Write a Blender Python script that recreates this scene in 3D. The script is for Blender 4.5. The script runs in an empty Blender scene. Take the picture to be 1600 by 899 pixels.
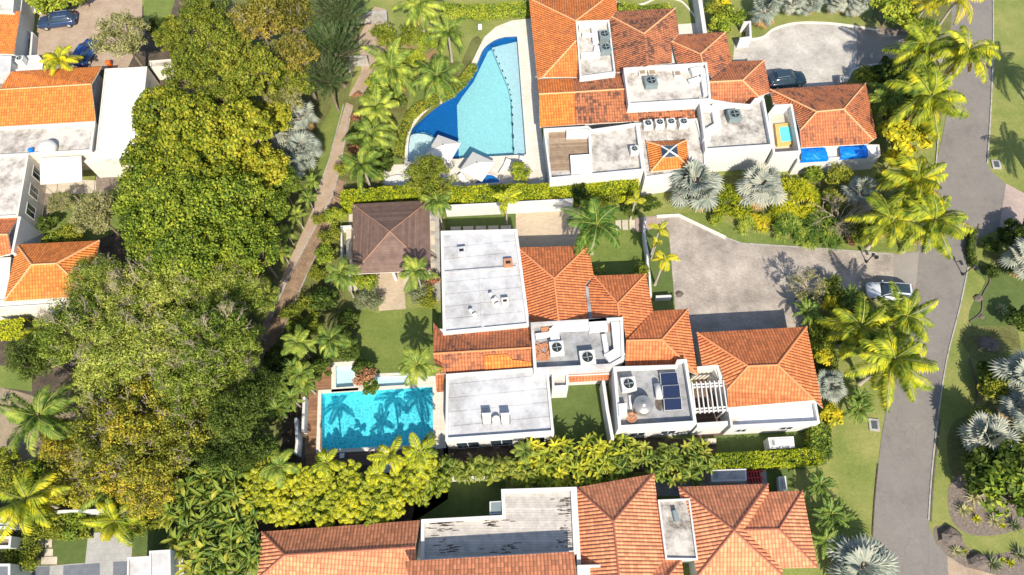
import bpy, math, random
from mathutils import Vector, Matrix
sc = bpy.context.scene
col = sc.collection
R = math.radians
# ---------------- camera, sky, sun, exposure ----------------
CAM_H = 66.0; TILT = 25.5; ROLL = -2.8; FPX = 1067.0
cd = bpy.data.cameras.new('camera'); cam = bpy.data.objects.new('camera', cd); col.objects.link(cam)
cd.sensor_width = 36; cd.lens = 36 * FPX / 1600; cd.clip_start = 1; cd.clip_end = 3000
cam.location = (0, 0, CAM_H)
CM = Matrix.Rotation(R(TILT), 3, 'X') @ Matrix.Rotation(R(ROLL), 3, 'Z')
cam.rotation_euler = CM.to_euler()
sc.camera = cam
SUN_EL = 44.0
sd = Vector((-0.16, 1.0, 0)).normalized() * math.cos(R(SUN_EL)); sd.z = -math.sin(R(SUN_EL))
w = bpy.data.worlds.new('World'); sc.world = w; w.use_nodes = True
nt = w.node_tree; nt.nodes.clear()
sky = nt.nodes.new('ShaderNodeTexSky'); sky.sky_type = 'NISHITA'; sky.sun_disc = False
sky.sun_elevation = R(SUN_EL); sky.sun_rotation = math.atan2(-sd.x, -sd.y)
bg = nt.nodes.new('ShaderNodeBackground'); bg.inputs[1].default_value = 0.138
wo = nt.nodes.new('ShaderNodeOutputWorld'); nt.links.new(sky.outputs[0], bg.inputs[0]); nt.links.new(bg.outputs[0], wo.inputs[0])
sl = bpy.data.lights.new('sun', 'SUN'); sl.energy = 4.8; sl.angle = R(0.5); sl.color = (1, .92, .79)
so = bpy.data.objects.new('sun', sl); col.objects.link(so); so.location = (20, -60, 90)
so.rotation_euler = sd.to_track_quat('-Z', 'Y').to_euler()
sc.view_settings.view_transform = 'Standard'; sc.view_settings.look = 'None'
sc.view_settings.exposure = 0.5; sc.view_settings.gamma = 1
sc.cycles.max_bounces = 6; sc.cycles.diffuse_bounces = 3; sc.cycles.transparent_max_bounces = 6
sc.cycles.use_denoising = True

# ---------------- geometry helpers ----------------
def P(px, py, h=0.0):
    d = CM @ Vector(((px - 800) / FPX, -(py - 449.5) / FPX, -1))
    t = (h - CAM_H) / d.z
    return Vector((d.x * t, d.y * t, h))
def PP(pts, h=0.0): return [P(p[0], p[1], p[2] if len(p) > 2 else h) for p in pts]
def smooth(pts, n=5, closed=False):
    out = []; L = len(pts)
    rng = range(L) if closed else range(L - 1)
    for i in rng:
        g = (lambda k: pts[k % L]) if closed else (lambda k: pts[max(0, min(L - 1, k))])
        a, b, c, d = g(i - 1), g(i), g(i + 1), g(i + 2)
        for k in range(n):
            t = k / n
            out.append(tuple(.5 * (2*b[j] + (c[j]-a[j])*t + (2*a[j]-5*b[j]+4*c[j]-d[j])*t*t + (3*b[j]-a[j]-3*c[j]+d[j])*t**3) for j in range(2)))
    if not closed: out.append(tuple(pts[-1][:2]))
    return out
def area(p): return .5 * sum(p[i].x * p[(i+1) % len(p)].y - p[(i+1) % len(p)].x * p[i].y for i in range(len(p)))
def ccw(p): return list(p) if area(p) > 0 else list(reversed(p))
def inset(p, d):
    p = ccw(p); n = len(p); out = []
    for i in range(n):
        a, b, c = p[i-1], p[i], p[(i+1) % n]
        e1 = (b - a).xy.normalized(); e2 = (c - b).xy.normalized()
        n1 = Vector((-e1.y, e1.x)); n2 = Vector((-e2.y, e2.x))
        m = n1 + n2; k = m.length_squared
        m = m * (2 * d / k) if k > .2 else n1 * d
        out.append(Vector((b.x + m.x, b.y + m.y, b.z)))
    return out
class MB:
    def __init__(s): s.v = []; s.f = []; s.u = []; s.m = []
    def face(s, pts, m=0, uv=None):
        i = len(s.v); s.v += [tuple(p) for p in pts]; s.f.append(tuple(range(i, i + len(pts))))
        s.u += uv if uv else [(p[0], p[1]) for p in pts]; s.m.append(m)
    def tile(s, pts, m=0):
        pts = [Vector(p) for p in pts]
        n = Vector((0, 0, 0))
        for i in range(len(pts)): n += (pts[i] - pts[0]).cross(pts[(i+1) % len(pts)] - pts[0])
        if n.z < 0: n = -n; pts.reverse()
        n.normalize(); e = Vector((0, 0, 1)).cross(n)
        e = e.normalized() if e.length > 1e-4 else Vector((1, 0, 0)); d = n.cross(e)
        s.face(pts, m, [(p.dot(e), p.dot(d)) for p in pts])
    def prism(s, poly, z0, z1, m=0, top=True, bot=False):
        p = ccw([Vector(q) for q in poly]); n = len(p)
        for i in range(n):
            a, b = p[i], p[(i+1) % n]; L = (b - a).xy.length
            s.face([(a.x, a.y, z0), (b.x, b.y, z0), (b.x, b.y, z1), (a.x, a.y, z1)], m, [(0, z0), (L, z0), (L, z1), (0, z1)])
        if top: s.face([(q.x, q.y, z1) for q in p], m)
        if bot: s.face([(q.x, q.y, z0) for q in reversed(p)], m)
    def box(s, c, sx, sy, z0, z1, rz=0, m=0, top=True):
        ca, sa = math.cos(rz), math.sin(rz)
        s.prism([Vector((c[0] + x*ca - y*sa, c[1] + x*sa + y*ca, 0)) for x, y in ((-sx/2, -sy/2), (sx/2, -sy/2), (sx/2, sy/2), (-sx/2, sy/2))], z0, z1, m, top, True)
    def tube(s, a, b, r0, r1=None, n=6, m=0, cap=True):
        a, b = Vector(a), Vector(b); r1 = r0 if r1 is None else r1
        d = (b - a)
        if d.length < 1e-6: return
        d.normalize(); x = d.orthogonal().normalized(); y = d.cross(x)
        i = len(s.v)
        for q, r in ((a, r0), (b, r1)):
            for k in range(n):
                t = 2 * math.pi * k / n; s.v.append(tuple(q + x * (r * math.cos(t)) + y * (r * math.sin(t))))
        for k in range(n):
            k2 = (k + 1) % n
            s.f.append((i + k, i + k2, i + n + k2, i + n + k)); s.u += [(0, 0)] * 4; s.m.append(m)
        if cap:
            s.f.append(tuple(i + n + k for k in range(n))); s.u += [(0, 0)] * n; s.m.append(m)
            s.f.append(tuple(i + n - 1 - k for k in range(n))); s.u += [(0, 0)] * n; s.m.append(m)
    def lathe(s, c, prof, n=20, m=0):
        c = Vector(c); i = len(s.v)
        for r, z in prof:
            for k in range(n):
                t = 2 * math.pi * k / n; s.v.append((c.x + r * math.cos(t), c.y + r * math.sin(t), c.z + z))
        for j in range(len(prof) - 1):
            for k in range(n):
                k2 = (k + 1) % n; a = i + j * n
                s.f.append((a + k, a + k2, a + n + k2, a + n + k)); s.u += [(0, 0)] * 4; s.m.append(m)
        s.f.append(tuple(i + (len(prof) - 1) * n + k for k in range(n))); s.u += [(0, 0)] * n; s.m.append(m)
    def mesh(s, name, mats, off=(0, 0, 0), sm=False):
        me = bpy.data.meshes.new(name); o = off
        me.from_pydata([(v[0] - o[0], v[1] - o[1], v[2] - o[2]) for v in s.v], [], s.f)
        ul = me.uv_layers.new(name='UVMap')
        ul.data.foreach_set('uv', [c for u in s.u for c in u])
        for m in (mats if isinstance(mats, (list, tuple)) else [mats]): me.materials.append(m)
        me.polygons.foreach_set('material_index', s.m)
        if sm: me.polygons.foreach_set('use_smooth', [True] * len(s.f))
        me.update(); return me
    def build(s, name, mats, parent=None, sm=False):
        """world-space vertices -> one object, local to its (unrotated) parent chain"""
        off = Vector((0, 0, 0)); p = parent
        while p is not None: off += p.location; p = p.parent
        if parent is None and s.v:
            xs = [v[0] for v in s.v]; ys = [v[1] for v in s.v]; zs = [v[2] for v in s.v]
            off = Vector(((min(xs)+max(xs))/2, (min(ys)+max(ys))/2, min(zs)))
        o = bpy.data.objects.new(name, s.mesh(name, mats, off, sm)); col.objects.link(o)
        if parent is None: o.location = off
        o.parent = parent; return o
def tag(o, label, cat, group=None, kind=None):
    o['label'] = label; o['category'] = cat
    if group: o['group'] = group
    if kind: o['kind'] = kind
    return o
def struct(o): o['kind'] = 'structure'; return o
def thing(name, label, cat, loc, group=None, rz=0, s=1):
    o = bpy.data.objects.new(name, None); col.objects.link(o); o.location = loc; o.rotation_euler = (0, 0, rz); o.scale = (s, s, s)
    o.empty_display_size = .3
    return tag(o, label, cat, group)
def part(name, me, parent, loc=(0, 0, 0), scale=(1, 1, 1), rz=0):
    o = bpy.data.objects.new(name, me); col.objects.link(o); o.parent = parent
    o.location = loc; o.scale = scale; o.rotation_euler = (0, 0, rz); return o

# ---------------- materials ----------------
def newmat(name):
    m = bpy.data.materials.new(name); m.use_nodes = True; n = m.node_tree.nodes; n.clear()
    out = n.new('ShaderNodeOutputMaterial'); b = n.new('ShaderNodeBsdfPrincipled')
    m.node_tree.links.new(b.outputs[0], out.inputs[0]); return m, n, m.node_tree.links, b, out
def rgba(c): return (c[0], c[1], c[2], 1)
def noise(n, l, scale, detail=4, rough=.6, src=None, vec='Object'):
    t = n.new('ShaderNodeTexNoise'); t.inputs['Scale'].default_value = scale; t.inputs['Detail'].default_value = detail
    t.inputs['Roughness'].default_value = rough
    if src is None:
        tc = n.new('ShaderNodeNewGeometry'); l.new(tc.outputs['Position'], t.inputs['Vector'])
    else: l.new(src, t.inputs['Vector'])
    return t.outputs['Fac']
def ramp(n, l, fac, stops):
    r = n.new('ShaderNodeValToRGB'); e = r.color_ramp.elements
    while len(e) < len(stops): e.new(.5)
    for i, (p, c) in enumerate(stops): e[i].position = p; e[i].color = rgba(c) if not isinstance(c, (int, float)) else (c, c, c, 1)
    l.new(fac, r.inputs[0]); return r.outputs[0]
def mix(n, l, fac, a, b, mode='MIX'):
    x = n.new('ShaderNodeMix'); x.data_type = 'RGBA'; x.blend_type = mode
    for k, v in ((0, fac), (6, a), (7, b)):
        if isinstance(v, (int, float)): x.inputs[k].default_value = v
        elif isinstance(v, tuple): x.inputs[k].default_value = rgba(v)
        else: l.new(v, x.inputs[k])
    return x.outputs[2]
def math_(n, l, op, a, b=0.0):
    x = n.new('ShaderNodeMath'); x.operation = op
    for k, v in ((0, a), (1, b)):
        if isinstance(v, (int, float)): x.inputs[k].default_value = v
        else: l.new(v, x.inputs[k])
    return x.outputs[0]
def bump(n, l, b, h, strength=.5, dist=.05):
    x = n.new('ShaderNodeBump'); x.inputs['Strength'].default_value = strength; x.inputs['Distance'].default_value = dist
    l.new(h, x.inputs['Height']); l.new(x.outputs[0], b.inputs['Normal'])
def flat(name, c, rough=.7, metal=0, var=.12, vs=1.5):
    m, n, l, b, _ = newmat(name)
    f = noise(n, l, vs, 5, .65)
    l.new(ramp(n, l, f, [(.3, tuple(x*(1-var) for x in c)), (.7, tuple(min(1, x*(1+var)) for x in c))]), b.inputs['Base Color'])
    b.inputs['Roughness'].default_value = rough; b.inputs['Metallic'].default_value = metal; return m
def stained(name, c, stain, amount=.5, scale=.6, streak=1.0, seams=0, bumpy=.3):
    """painted or cement surface with blotches of dirt and faint sheet seams"""
    m, n, l, b, _ = newmat(name)
    g = n.new('ShaderNodeNewGeometry'); mp = n.new('ShaderNodeMapping'); mp.inputs['Scale'].default_value = (1, streak, 1)
    l.new(g.outputs['Position'], mp.inputs[0])
    f = noise(n, l, scale, 9, .72, mp.outputs[0]); f2 = noise(n, l, scale * 7, 6, .7)
    k = ramp(n, l, f, [(.66 - amount*.42, 0.), (.80 - amount*.3, 1.)])
    k = math_(n, l, 'MULTIPLY', k, ramp(n, l, f2, [(.3, .45), (.6, 1.)]))
    base = mix(n, l, f2, tuple(x*.9 for x in c), c)
    cc = mix(n, l, k, base, stain)
    if seams:
        m2 = n.new('ShaderNodeMapping'); m2.inputs['Rotation'].default_value = (0, 0, R(-3)); l.new(g.outputs['Position'], m2.inputs[0])
        sp = n.new('ShaderNodeSeparateXYZ'); l.new(m2.outputs[0], sp.inputs[0])
        sm = ramp(n, l, math_(n, l, 'FRACT', math_(n, l, 'DIVIDE', sp.outputs[1], seams)), [(0., .85), (.045, .85), (.07, 0.)])
        sm = math_(n, l, 'MULTIPLY', sm, ramp(n, l, f, [(.4, .2), (.6, 1.)]))
        cc = mix(n, l, sm, cc, (.2, .19, .18))
    l.new(cc, b.inputs['Base Color']); b.inputs['Roughness'].default_value = .8
    bump(n, l, b, f2, bumpy, .03); return m
def tilemat(name, c, worn, amt=.3, dark_tint=(.05, .03, .025)):
    """clay barrel tiles: UV x runs along the eave, y down the slope, in metres"""
    m, n, l, b, _ = newmat(name)
    uv = n.new('ShaderNodeUVMap'); sp = n.new('ShaderNodeSeparateXYZ'); l.new(uv.outputs[0], sp.inputs[0])
    px = .30; py = .40
    cx = math_(n, l, 'DIVIDE', sp.outputs[0], px); cy = math_(n, l, 'DIVIDE', sp.outputs[1], py)
    fx = math_(n, l, 'FRACT', cx); fy = math_(n, l, 'FRACT', cy)
    s = math_(n, l, 'SINE', math_(n, l, 'MULTIPLY', fx, math.pi))              # barrel profile
    ix = math_(n, l, 'FLOOR', cx); iy = math_(n, l, 'FLOOR', cy)
    cb = n.new('ShaderNodeCombineXYZ'); l.new(ix, cb.inputs[0]); l.new(iy, cb.inputs[1])
    wn = n.new('ShaderNodeTexWhiteNoise'); wn.noise_dimensions = '2D'; l.new(cb.outputs[0], wn.inputs['Vector'])
    f = noise(n, l, .55, 8, .7); f2 = noise(n, l, 5, 4, .7)
    tone = ramp(n, l, wn.outputs['Value'], [(0, tuple(x*.72 for x in c)), (.5, c), (1, tuple(min(1, x*1.22) for x in c))])
    wv = math_(n, l, 'ADD', math_(n, l, 'MULTIPLY', wn.outputs['Value'], .26), math_(n, l, 'ADD', math_(n, l, 'MULTIPLY', f, .8), math_(n, l, 'MULTIPLY', f2, .25)))
    k = ramp(n, l, wv, [(.98 - amt * .75, 0.), (1.12 - amt * .62, 1.)])
    cc = mix(n, l, k, tone, worn)
    gr = ramp(n, l, s, [(.0, .80), (.55, .0)])                                  # channel shade painted into the colour, with some dirt
    cc = mix(n, l, math_(n, l, 'MULTIPLY', gr, .85), cc, tuple(x*.35 + y*.65 for x, y in zip(c, dark_tint)))
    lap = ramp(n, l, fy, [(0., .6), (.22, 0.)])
    cc = mix(n, l, math_(n, l, 'MULTIPLY', lap, ramp(n, l, f2, [(.3, .3), (.7, 1.)])), cc, dark_tint)
    l.new(cc, b.inputs['Base Color']); b.inputs['Roughness'].default_value = .75
    hh = math_(n, l, 'ADD', s, math_(n, l, 'MULTIPLY', fy, .35)); bump(n, l, b, hh, .9, .09); return m
def brickmat(name, c1, c2, mortar, scale=1., bw=.22, rh=.11, rot=0, mottle=.35, ms=.3):
    m, n, l, b, _ = newmat(name)
    g = n.new('ShaderNodeNewGeometry'); mp = n.new('ShaderNodeMapping'); mp.inputs['Rotation'].default_value = (0, 0, rot)
    l.new(g.outputs['Position'], mp.inputs[0])
    t = n.new('ShaderNodeTexBrick'); t.inputs['Color1'].default_value = rgba(c1); t.inputs['Color2'].default_value = rgba(c2)
    t.inputs['Mortar'].default_value = rgba(mortar); t.inputs['Scale'].default_value = scale
    t.inputs['Mortar Size'].default_value = .012; t.inputs['Brick Width'].default_value = bw; t.inputs['Row Height'].default_value = rh
    l.new(mp.outputs[0], t.inputs[0])
    f = noise(n, l, ms, 7, .7); f2 = noise(n, l, 4, 5, .7)
    k = ramp(n, l, f, [(.35, 1 - mottle), (.65, 1 + mottle * .35)])
    cc = mix(n, l, 1., t.outputs[0], k, 'MULTIPLY')
    cc = mix(n, l, 1., cc, ramp(n, l, f2, [(.3, .9), (.7, 1.04)]), 'MULTIPLY')
    l.new(cc, b.inputs['Base Color']); b.inputs['Roughness'].default_value = .85; bump(n, l, b, f2, .3, .02); return m
def groundmat(name, stops, s1=.25, s2=3.5, bs=.5, extra=None):
    m, n, l, b, _ = newmat(name)
    f = noise(n, l, s1, 8, .68); f2 = noise(n, l, s2, 6, .75); f3 = noise(n, l, 22, 3, .8)
    v = math_(n, l, 'ADD', math_(n, l, 'MULTIPLY', f, .6), math_(n, l, 'MULTIPLY', f2, .4))
    cc = ramp(n, l, v, stops)
    cc = mix(n, l, 1., cc, ramp(n, l, f3, [(.3, .7), (.7, 1.25)]), 'MULTIPLY')
    l.new(cc, b.inputs['Base Color']); b.inputs['Roughness'].default_value = .95
    if extra:
        g = n.new('ShaderNodeNewGeometry'); nz = n.new('ShaderNodeTexNoise'); nz.inputs['Scale'].default_value = .8; l.new(g.outputs['Position'], nz.inputs['Vector'])
        ad = n.new('ShaderNodeVectorMath'); ad.operation = 'ADD'; l.new(g.outputs['Position'], ad.inputs[0]); l.new(nz.outputs['Color'], ad.inputs[1])
        vo = n.new('ShaderNodeTexVoronoi'); vo.feature = 'DISTANCE_TO_EDGE'; vo.inputs['Scale'].default_value = .22; l.new(ad.outputs[0], vo.inputs['Vector'])
        ck = math_(n, l, 'MULTIPLY', ramp(n, l, vo.outputs['Distance'], [(0., 1.), (.006, .8), (.012, 0.)]), ramp(n, l, f, [(.42, 0.), (.58, extra)]))
        cc = mix(n, l, ck, cc, (.06, .055, .05)); cc = mix(n, l, ramp(n, l, f2, [(.66, 0.), (.78, .35)]), cc, (.09, .08, .07)); l.new(cc, b.inputs['Base Color'])
    hh = math_(n, l, 'ADD', f2, math_(n, l, 'MULTIPLY', f3, .6)); bump(n, l, b, hh, bs, .12); return m
def leafmat(name, cols, trans=.25, rough=.55, cl=.35, gain=1.3, rw=.5):
    """every leaf gets its own tone; clumps drift between the tones of the plant"""
    m, n, l, b, out = newmat(name)
    g = n.new('ShaderNodeNewGeometry'); oi = n.new('ShaderNodeObjectInfo')
    f = noise(n, l, cl, 4, .6)
    v = math_(n, l, 'ADD', math_(n, l, 'MULTIPLY', g.outputs['Random Per Island'], rw), math_(n, l, 'MULTIPLY', math_(n, l, 'ADD', math_(n, l, 'MULTIPLY', math_(n, l, 'SUBTRACT', f, .5), 1.7), .5), 1 - rw))
    v = math_(n, l, 'ADD', v, math_(n, l, 'MULTIPLY', math_(n, l, 'SUBTRACT', oi.outputs['Random'], .5), .22))
    k = len(cols)
    cc = ramp(n, l, v, [(.2 + .6 * i / (k - 1), tuple(min(.8, x * gain) for x in c)) for i, c in enumerate(cols)])
    l.new(cc, b.inputs['Base Color']); b.inputs['Roughness'].default_value = rough
    b.inputs['Specular IOR Level'].default_value = .16
    tr = n.new('ShaderNodeBsdfTranslucent'); l.new(mix(n, l, .35, cc, (.35, .42, .02)), tr.inputs[0])
    ms = n.new('ShaderNodeMixShader'); ms.inputs[0].default_value = trans
    l.new(b.outputs[0], ms.inputs[1]); l.new(tr.outputs[0], ms.inputs[2]); l.new(ms.outputs[0], out.inputs[0]); return m
def watermat(name, tint, lo=.6, vs=3.2, bumpv=.25):
    """see-through water; a line pattern painted in its tint stands in for caustics"""
    m, n, l, b, out = newmat(name)
    g = n.new('ShaderNodeNewGeometry')
    nz = n.new('ShaderNodeTexNoise'); nz.inputs['Scale'].default_value = 1.1; l.new(g.outputs['Position'], nz.inputs['Vector'])
    ad = n.new('ShaderNodeVectorMath'); ad.operation = 'ADD'; l.new(g.outputs['Position'], ad.inputs[0]); l.new(nz.outputs['Color'], ad.inputs[1])
    vo = n.new('ShaderNodeTexVoronoi'); vo.feature = 'DISTANCE_TO_EDGE'; vo.inputs['Scale'].default_value = vs; l.new(ad.outputs[0], vo.inputs['Vector'])
    k = ramp(n, l, vo.outputs['Distance'], [(0., 1.), (.07, 1.), (.26, lo)])  # caustic light lines painted into the transparent colour
    tp = n.new('ShaderNodeBsdfTransparent'); l.new(mix(n, l, 1., k, tint, 'MULTIPLY'), tp.inputs[0])
    gl = n.new('ShaderNodeBsdfGlossy'); gl.inputs['Roughness'].default_value = .05
    lw = n.new('ShaderNodeFresnel'); lw.inputs[0].default_value = 1.33
    bp = n.new('ShaderNodeBump'); bp.inputs['Strength'].default_value = bumpv; bp.inputs['Distance'].default_value = .05
    l.new(noise(n, l, 3.5, 3, .5), bp.inputs['Height']); l.new(bp.outputs[0], gl.inputs['Normal']); l.new(bp.outputs[0], lw.inputs['Normal'])
    ms = n.new('ShaderNodeMixShader'); l.new(lw.outputs[0], ms.inputs[0]); l.new(tp.outputs[0], ms.inputs[1]); l.new(gl.outputs[0], ms.inputs[2])
    l.new(ms.outputs[0], out.inputs[0]); n.remove(b); return m
def glass(name, c=(.03, .05, .07), rough=.08):
    m, n, l, b, _ = newmat(name); b.inputs['Base Color'].default_value = rgba(c); b.inputs['Roughness'].default_value = rough
    b.inputs['Specular IOR Level'].default_value = .8; return m
def paint(name, c, rough=.3, metal=.2):
    m, n, l, b, _ = newmat(name); b.inputs['Base Color'].default_value = rgba(c); b.inputs['Roughness'].default_value = rough
    b.inputs['Metallic'].default_value = metal; b.inputs['Coat Weight'].default_value = .6; return m
def deckmat(name, c1, c2, width=.14, rot=0):
    m, n, l, b, _ = newmat(name)
    g = n.new('ShaderNodeNewGeometry'); mp = n.new('ShaderNodeMapping'); mp.inputs['Rotation'].default_value = (0, 0, rot); l.new(g.outputs['Position'], mp.inputs[0])
    sp = n.new('ShaderNodeSeparateXYZ'); l.new(mp.outputs[0], sp.inputs[0])
    q = math_(n, l, 'DIVIDE', sp.outputs[1], width); fr = math_(n, l, 'FRACT', q)
    wn = n.new('ShaderNodeTexWhiteNoise'); wn.noise_dimensions = '1D'; l.new(math_(n, l, 'FLOOR', q), wn.inputs['W'])
    cc = ramp(n, l, wn.outputs['Value'], [(0, c1), (1, c2)])
    f = noise(n, l, 1.5, 7, .7)
    cc = mix(n, l, 1., cc, ramp(n, l, f, [(.3, .7), (.7, 1.2)]), 'MULTIPLY')
    cc = mix(n, l, ramp(n, l, fr, [(0., 1.), (.1, 0.)]), cc, tuple(x*.25 for x in c1))
    l.new(cc, b.inputs['Base Color']); b.inputs['Roughness'].default_value = .8; return m

M = {}
M['grass'] = groundmat('dry_grass', [(.3, (.09, .13, .025)), (.45, (.18, .215, .045)), (.6, (.275, .27, .08)), (.74, (.36, .29, .14))])
M['lawn'] = groundmat('lawn_grass', [(.3, (.075, .125, .02)), (.5, (.145, .19, .035)), (.72, (.26, .265, .07))])
M['turf'] = groundmat('turf', [(.3, (.06, .10, .018)), (.7, (.125, .165, .04))], s1=1)
M['bed'] = groundmat('bark_bed', [(.3, (.035, .026, .018)), (.5, (.10, .075, .05)), (.7, (.21, .16, .115))], s1=.7, s2=5, bs=.9)
M['under'] = groundmat('undergrowth', [(.3, (.05, .05, .02)), (.45, (.13, .13, .035)), (.56, (.17, .19, .05)), (.7, (.27, .22, .13))], s1=.5, s2=4, bs=.9)
M['gravel'] = groundmat('gravel', [(.3, (.10, .075, .06)), (.5, (.25, .2, .16)), (.7, (.42, .36, .3))], s1=4, s2=9, bs=1)
M['dirt'] = groundmat('dirt', [(.3, (.17, .13, .08)), (.5, (.29, .225, .145)), (.7, (.40, .32, .21))], s1=.4)
M['sand'] = groundmat('sand', [(.3, (.26, .18, .12)), (.5, (.39, .29, .205)), (.7, (.50, .395, .295))], s1=.5, bs=.4)
M['asphalt'] = groundmat('asphalt', [(.32, (.15, .135, .12)), (.48, (.205, .185, .165)), (.56, (.215, .195, .172)), (.7, (.27, .245, .215))], s1=.3, s2=1.6, bs=.2, extra=.22)
M['apron'] = groundmat('apron_asphalt', [(.3, (.22, .20, .175)), (.7, (.32, .29, .25))], s1=.4, bs=.15)
M['pavers'] = brickmat('pavers', (.42, .365, .305), (.51, .44, .37), (.2, .165, .14), 1., .24, .12, R(40), .42)
M['whitepave'] = brickmat('white_pavers', (.50, .46, .41), (.60, .56, .5), (.36, .33, .29), 1., .24, .12, R(20), .35)
M['beigepave'] = brickmat('beige_pavers', (.50, .39, .27), (.57, .46, .33), (.4, .31, .22), 1., .3, .15, R(0), .15)
M['pinkpave'] = brickmat('pink_pavers', (.42, .32, .28), (.48, .38, .33), (.3, .23, .2), 1., .24, .12, R(50), .25)
M['brickpath'] = brickmat('brick_path', (.29, .19, .115), (.37, .25, .155), (.18, .12, .075), 1., .22, .1, R(60), .4, 1.)
M['travertine'] = brickmat('travertine', (.64, .58, .49), (.70, .645, .56), (.52, .46, .38), 1., .8, .5, 0, .12)
M['stoneslab'] = brickmat('stone_slab', (.55, .48, .38), (.6, .53, .42), (.42, .36, .28), 1., .6, .6, 0, .15)
M['greytile'] = brickmat('grey_tile', (.38, .37, .34), (.42, .41, .38), (.3, .29, .27), 1., .5, .5, 0, .15)
M['bluetile'] = brickmat('blue_grey_tile', (.14, .155, .18), (.17, .185, .21), (.2, .2, .2), 1., .6, .6, 0, .25)
M['white'] = stained('white_stucco', (.62, .61, .58), (.5, .46, .4), .22, .5)
M['cream'] = stained('cream_stucco', (.70, .65, .56), (.4, .35, .28), .3, .8)
M['whiteroof'] = stained('white_roof_coating', (.54, .54, .545), (.28, .27, .26), .50, .3, 1, 1.35)
M['paleroof'] = stained('pale_roof_coating', (.56, .55, .54), (.36, .33, .30), .5, .35, 1, 0)
M['stainroof'] = stained('stained_white_roof', (.60, .56, .50), (.15, .11, .08), .46, .45)
M['oldroof'] = stained('mouldy_roof', (.56, .52, .46), (.10, .08, .065), .54, .55)
M['brightroof'] = stained('bright_white_roof', (.84, .83, .80), (.45, .35, .25), .3, .3)
M['greydeck'] = stained('grey_roof_deck', (.36, .36, .36), (.17, .17, .17), .55, .8)
M['slats'] = deckmat('weathered_slats', (.44, .40, .35), (.55, .50, .44), .22, R(3))
M['mould'] = flat('black_mould', (.11, .09, .075), .95, 0, .4, 3)
M['browndeck'] = deckmat('brown_terrace', (.25, .17, .105), (.36, .26, .17), .25)
M['wooddeck'] = deckmat('pool_wood_deck', (.20, .10, .05), (.34, .18, .09), .16)
M['darkdeck'] = deckmat('dark_wood_and_yard_shade', (.10, .06, .045), (.17, .11, .085), .16)
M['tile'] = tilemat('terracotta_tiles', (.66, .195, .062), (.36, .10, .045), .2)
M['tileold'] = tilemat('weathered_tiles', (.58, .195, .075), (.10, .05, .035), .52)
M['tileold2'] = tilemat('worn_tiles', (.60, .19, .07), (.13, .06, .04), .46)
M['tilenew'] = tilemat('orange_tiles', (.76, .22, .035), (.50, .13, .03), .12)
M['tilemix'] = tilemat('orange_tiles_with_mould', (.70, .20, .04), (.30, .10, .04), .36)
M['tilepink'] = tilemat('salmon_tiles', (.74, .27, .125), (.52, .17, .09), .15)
M['ridge'] = flat('ridge_tile', (.68, .25, .10), .8, 0, .2, 4)
M['ridgepale'] = flat('pale_ridge_tile', (.70, .36, .17), .8, 0, .2, 4)
M['ridgered'] = flat('dark_ridge_tile', (.34, .12, .07), .8, 0, .3, 4)
M['ridgebrown'] = flat('brown_ridge', (.36, .19, .12), .8, 0, .2, 4)
M['shingle'] = deckmat('brown_shingles', (.14, .085, .065), (.20, .125, .095), .2, 0)
M['shingle2'] = deckmat('brown_shingles_ew', (.14, .085, .065), (.20, .125, .095), .2, R(90))
M['glass'] = glass('window_glass'); M['glassblue'] = glass('solar_glass', (.012, .02, .055), .15)
M['metal'] = flat('galvanised_metal', (.55, .56, .56), .4, .5, .1); M['acgrey'] = flat('ac_grey_paint', (.20, .25, .25), .5, .1, .08)
M['acwhite'] = flat('ac_white_paint', (.66, .65, .60), .5, .1, .08); M['black'] = flat('black_plastic', (.02, .02, .02), .5)
M['duct'] = stained('duct_wrap', (.68, .68, .68), (.3, .28, .26), .4, 1.5); M['steel'] = flat('steel', (.5, .47, .42), .3, .7)
M['canvas'] = flat('canvas', (.62, .59, .54), .9, 0, .05); M['tarp'] = flat('blue_tarp', (.0, .19, .75), .45, 0, .25, 3)
M['wood'] = flat('timber', (.32, .2, .11), .7); M['yellowwood'] = flat('yellow_wood', (.62, .42, .14), .6)
M['terracotta'] = flat('terracotta', (.45, .2, .1), .8); M['red'] = flat('red_plastic', (.5, .03, .02), .4); M['orange'] = flat('orange_plastic', (.75, .12, .01), .5)
M['concrete'] = stained('concrete', (.42, .40, .37), (.2, .18, .16), .5, 1.2); M['rock'] = stained('rock', (.16, .125, .10), (.05, .04, .035), .5, 1.5, bumpy=1)
M['bark'] = flat('bark', (.20, .155, .11), .9, 0, .4, 5); M['palmbark'] = flat('palm_bark', (.38, .33, .27), .9, 0, .3, 6); M['twig'] = flat('pale_twigs', (.40, .33, .23), .9, 0, .3, 4)
M['rubber'] = flat('tyre_rubber', (.025, .025, .025), .8); M['poolfloor'] = flat('pool_plaster', (.13, .76, .86), .6, 0, .06, 2); M['spafloor'] = flat('spa_plaster', (.66, .80, .84), .6, 0, .05, 3); M['poolpale'] = flat('pale_pool_plaster', (.34, .66, .68), .6, 0, .08, 3)
M['poolshelf'] = flat('pool_shelf', (.62, .72, .72), .6, 0, .12, 5); M['poolblue'] = flat('cobalt_pool_tiles', (.005, .13, .40), .5, 0, .15, 5); M['poolstep'] = flat('grey_pool_step', (.48, .66, .70), .6, 0, .1, 5)
M['water'] = watermat('pool_water', (.86, .98, 1.), .70, 2.9); M['water2'] = watermat('calm_pool_water', (.92, .99, 1.), .86, 5., .15)
M['wall_top'] = flat('wall_cap', (.66, .63, .57), .8)
L = {}
L['sea'] = leafmat('roundleaf', [(.04, .07, .008), (.13, .17, .015), (.25, .26, .018), (.38, .33, .03)], .10, gain=1.12)
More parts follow.
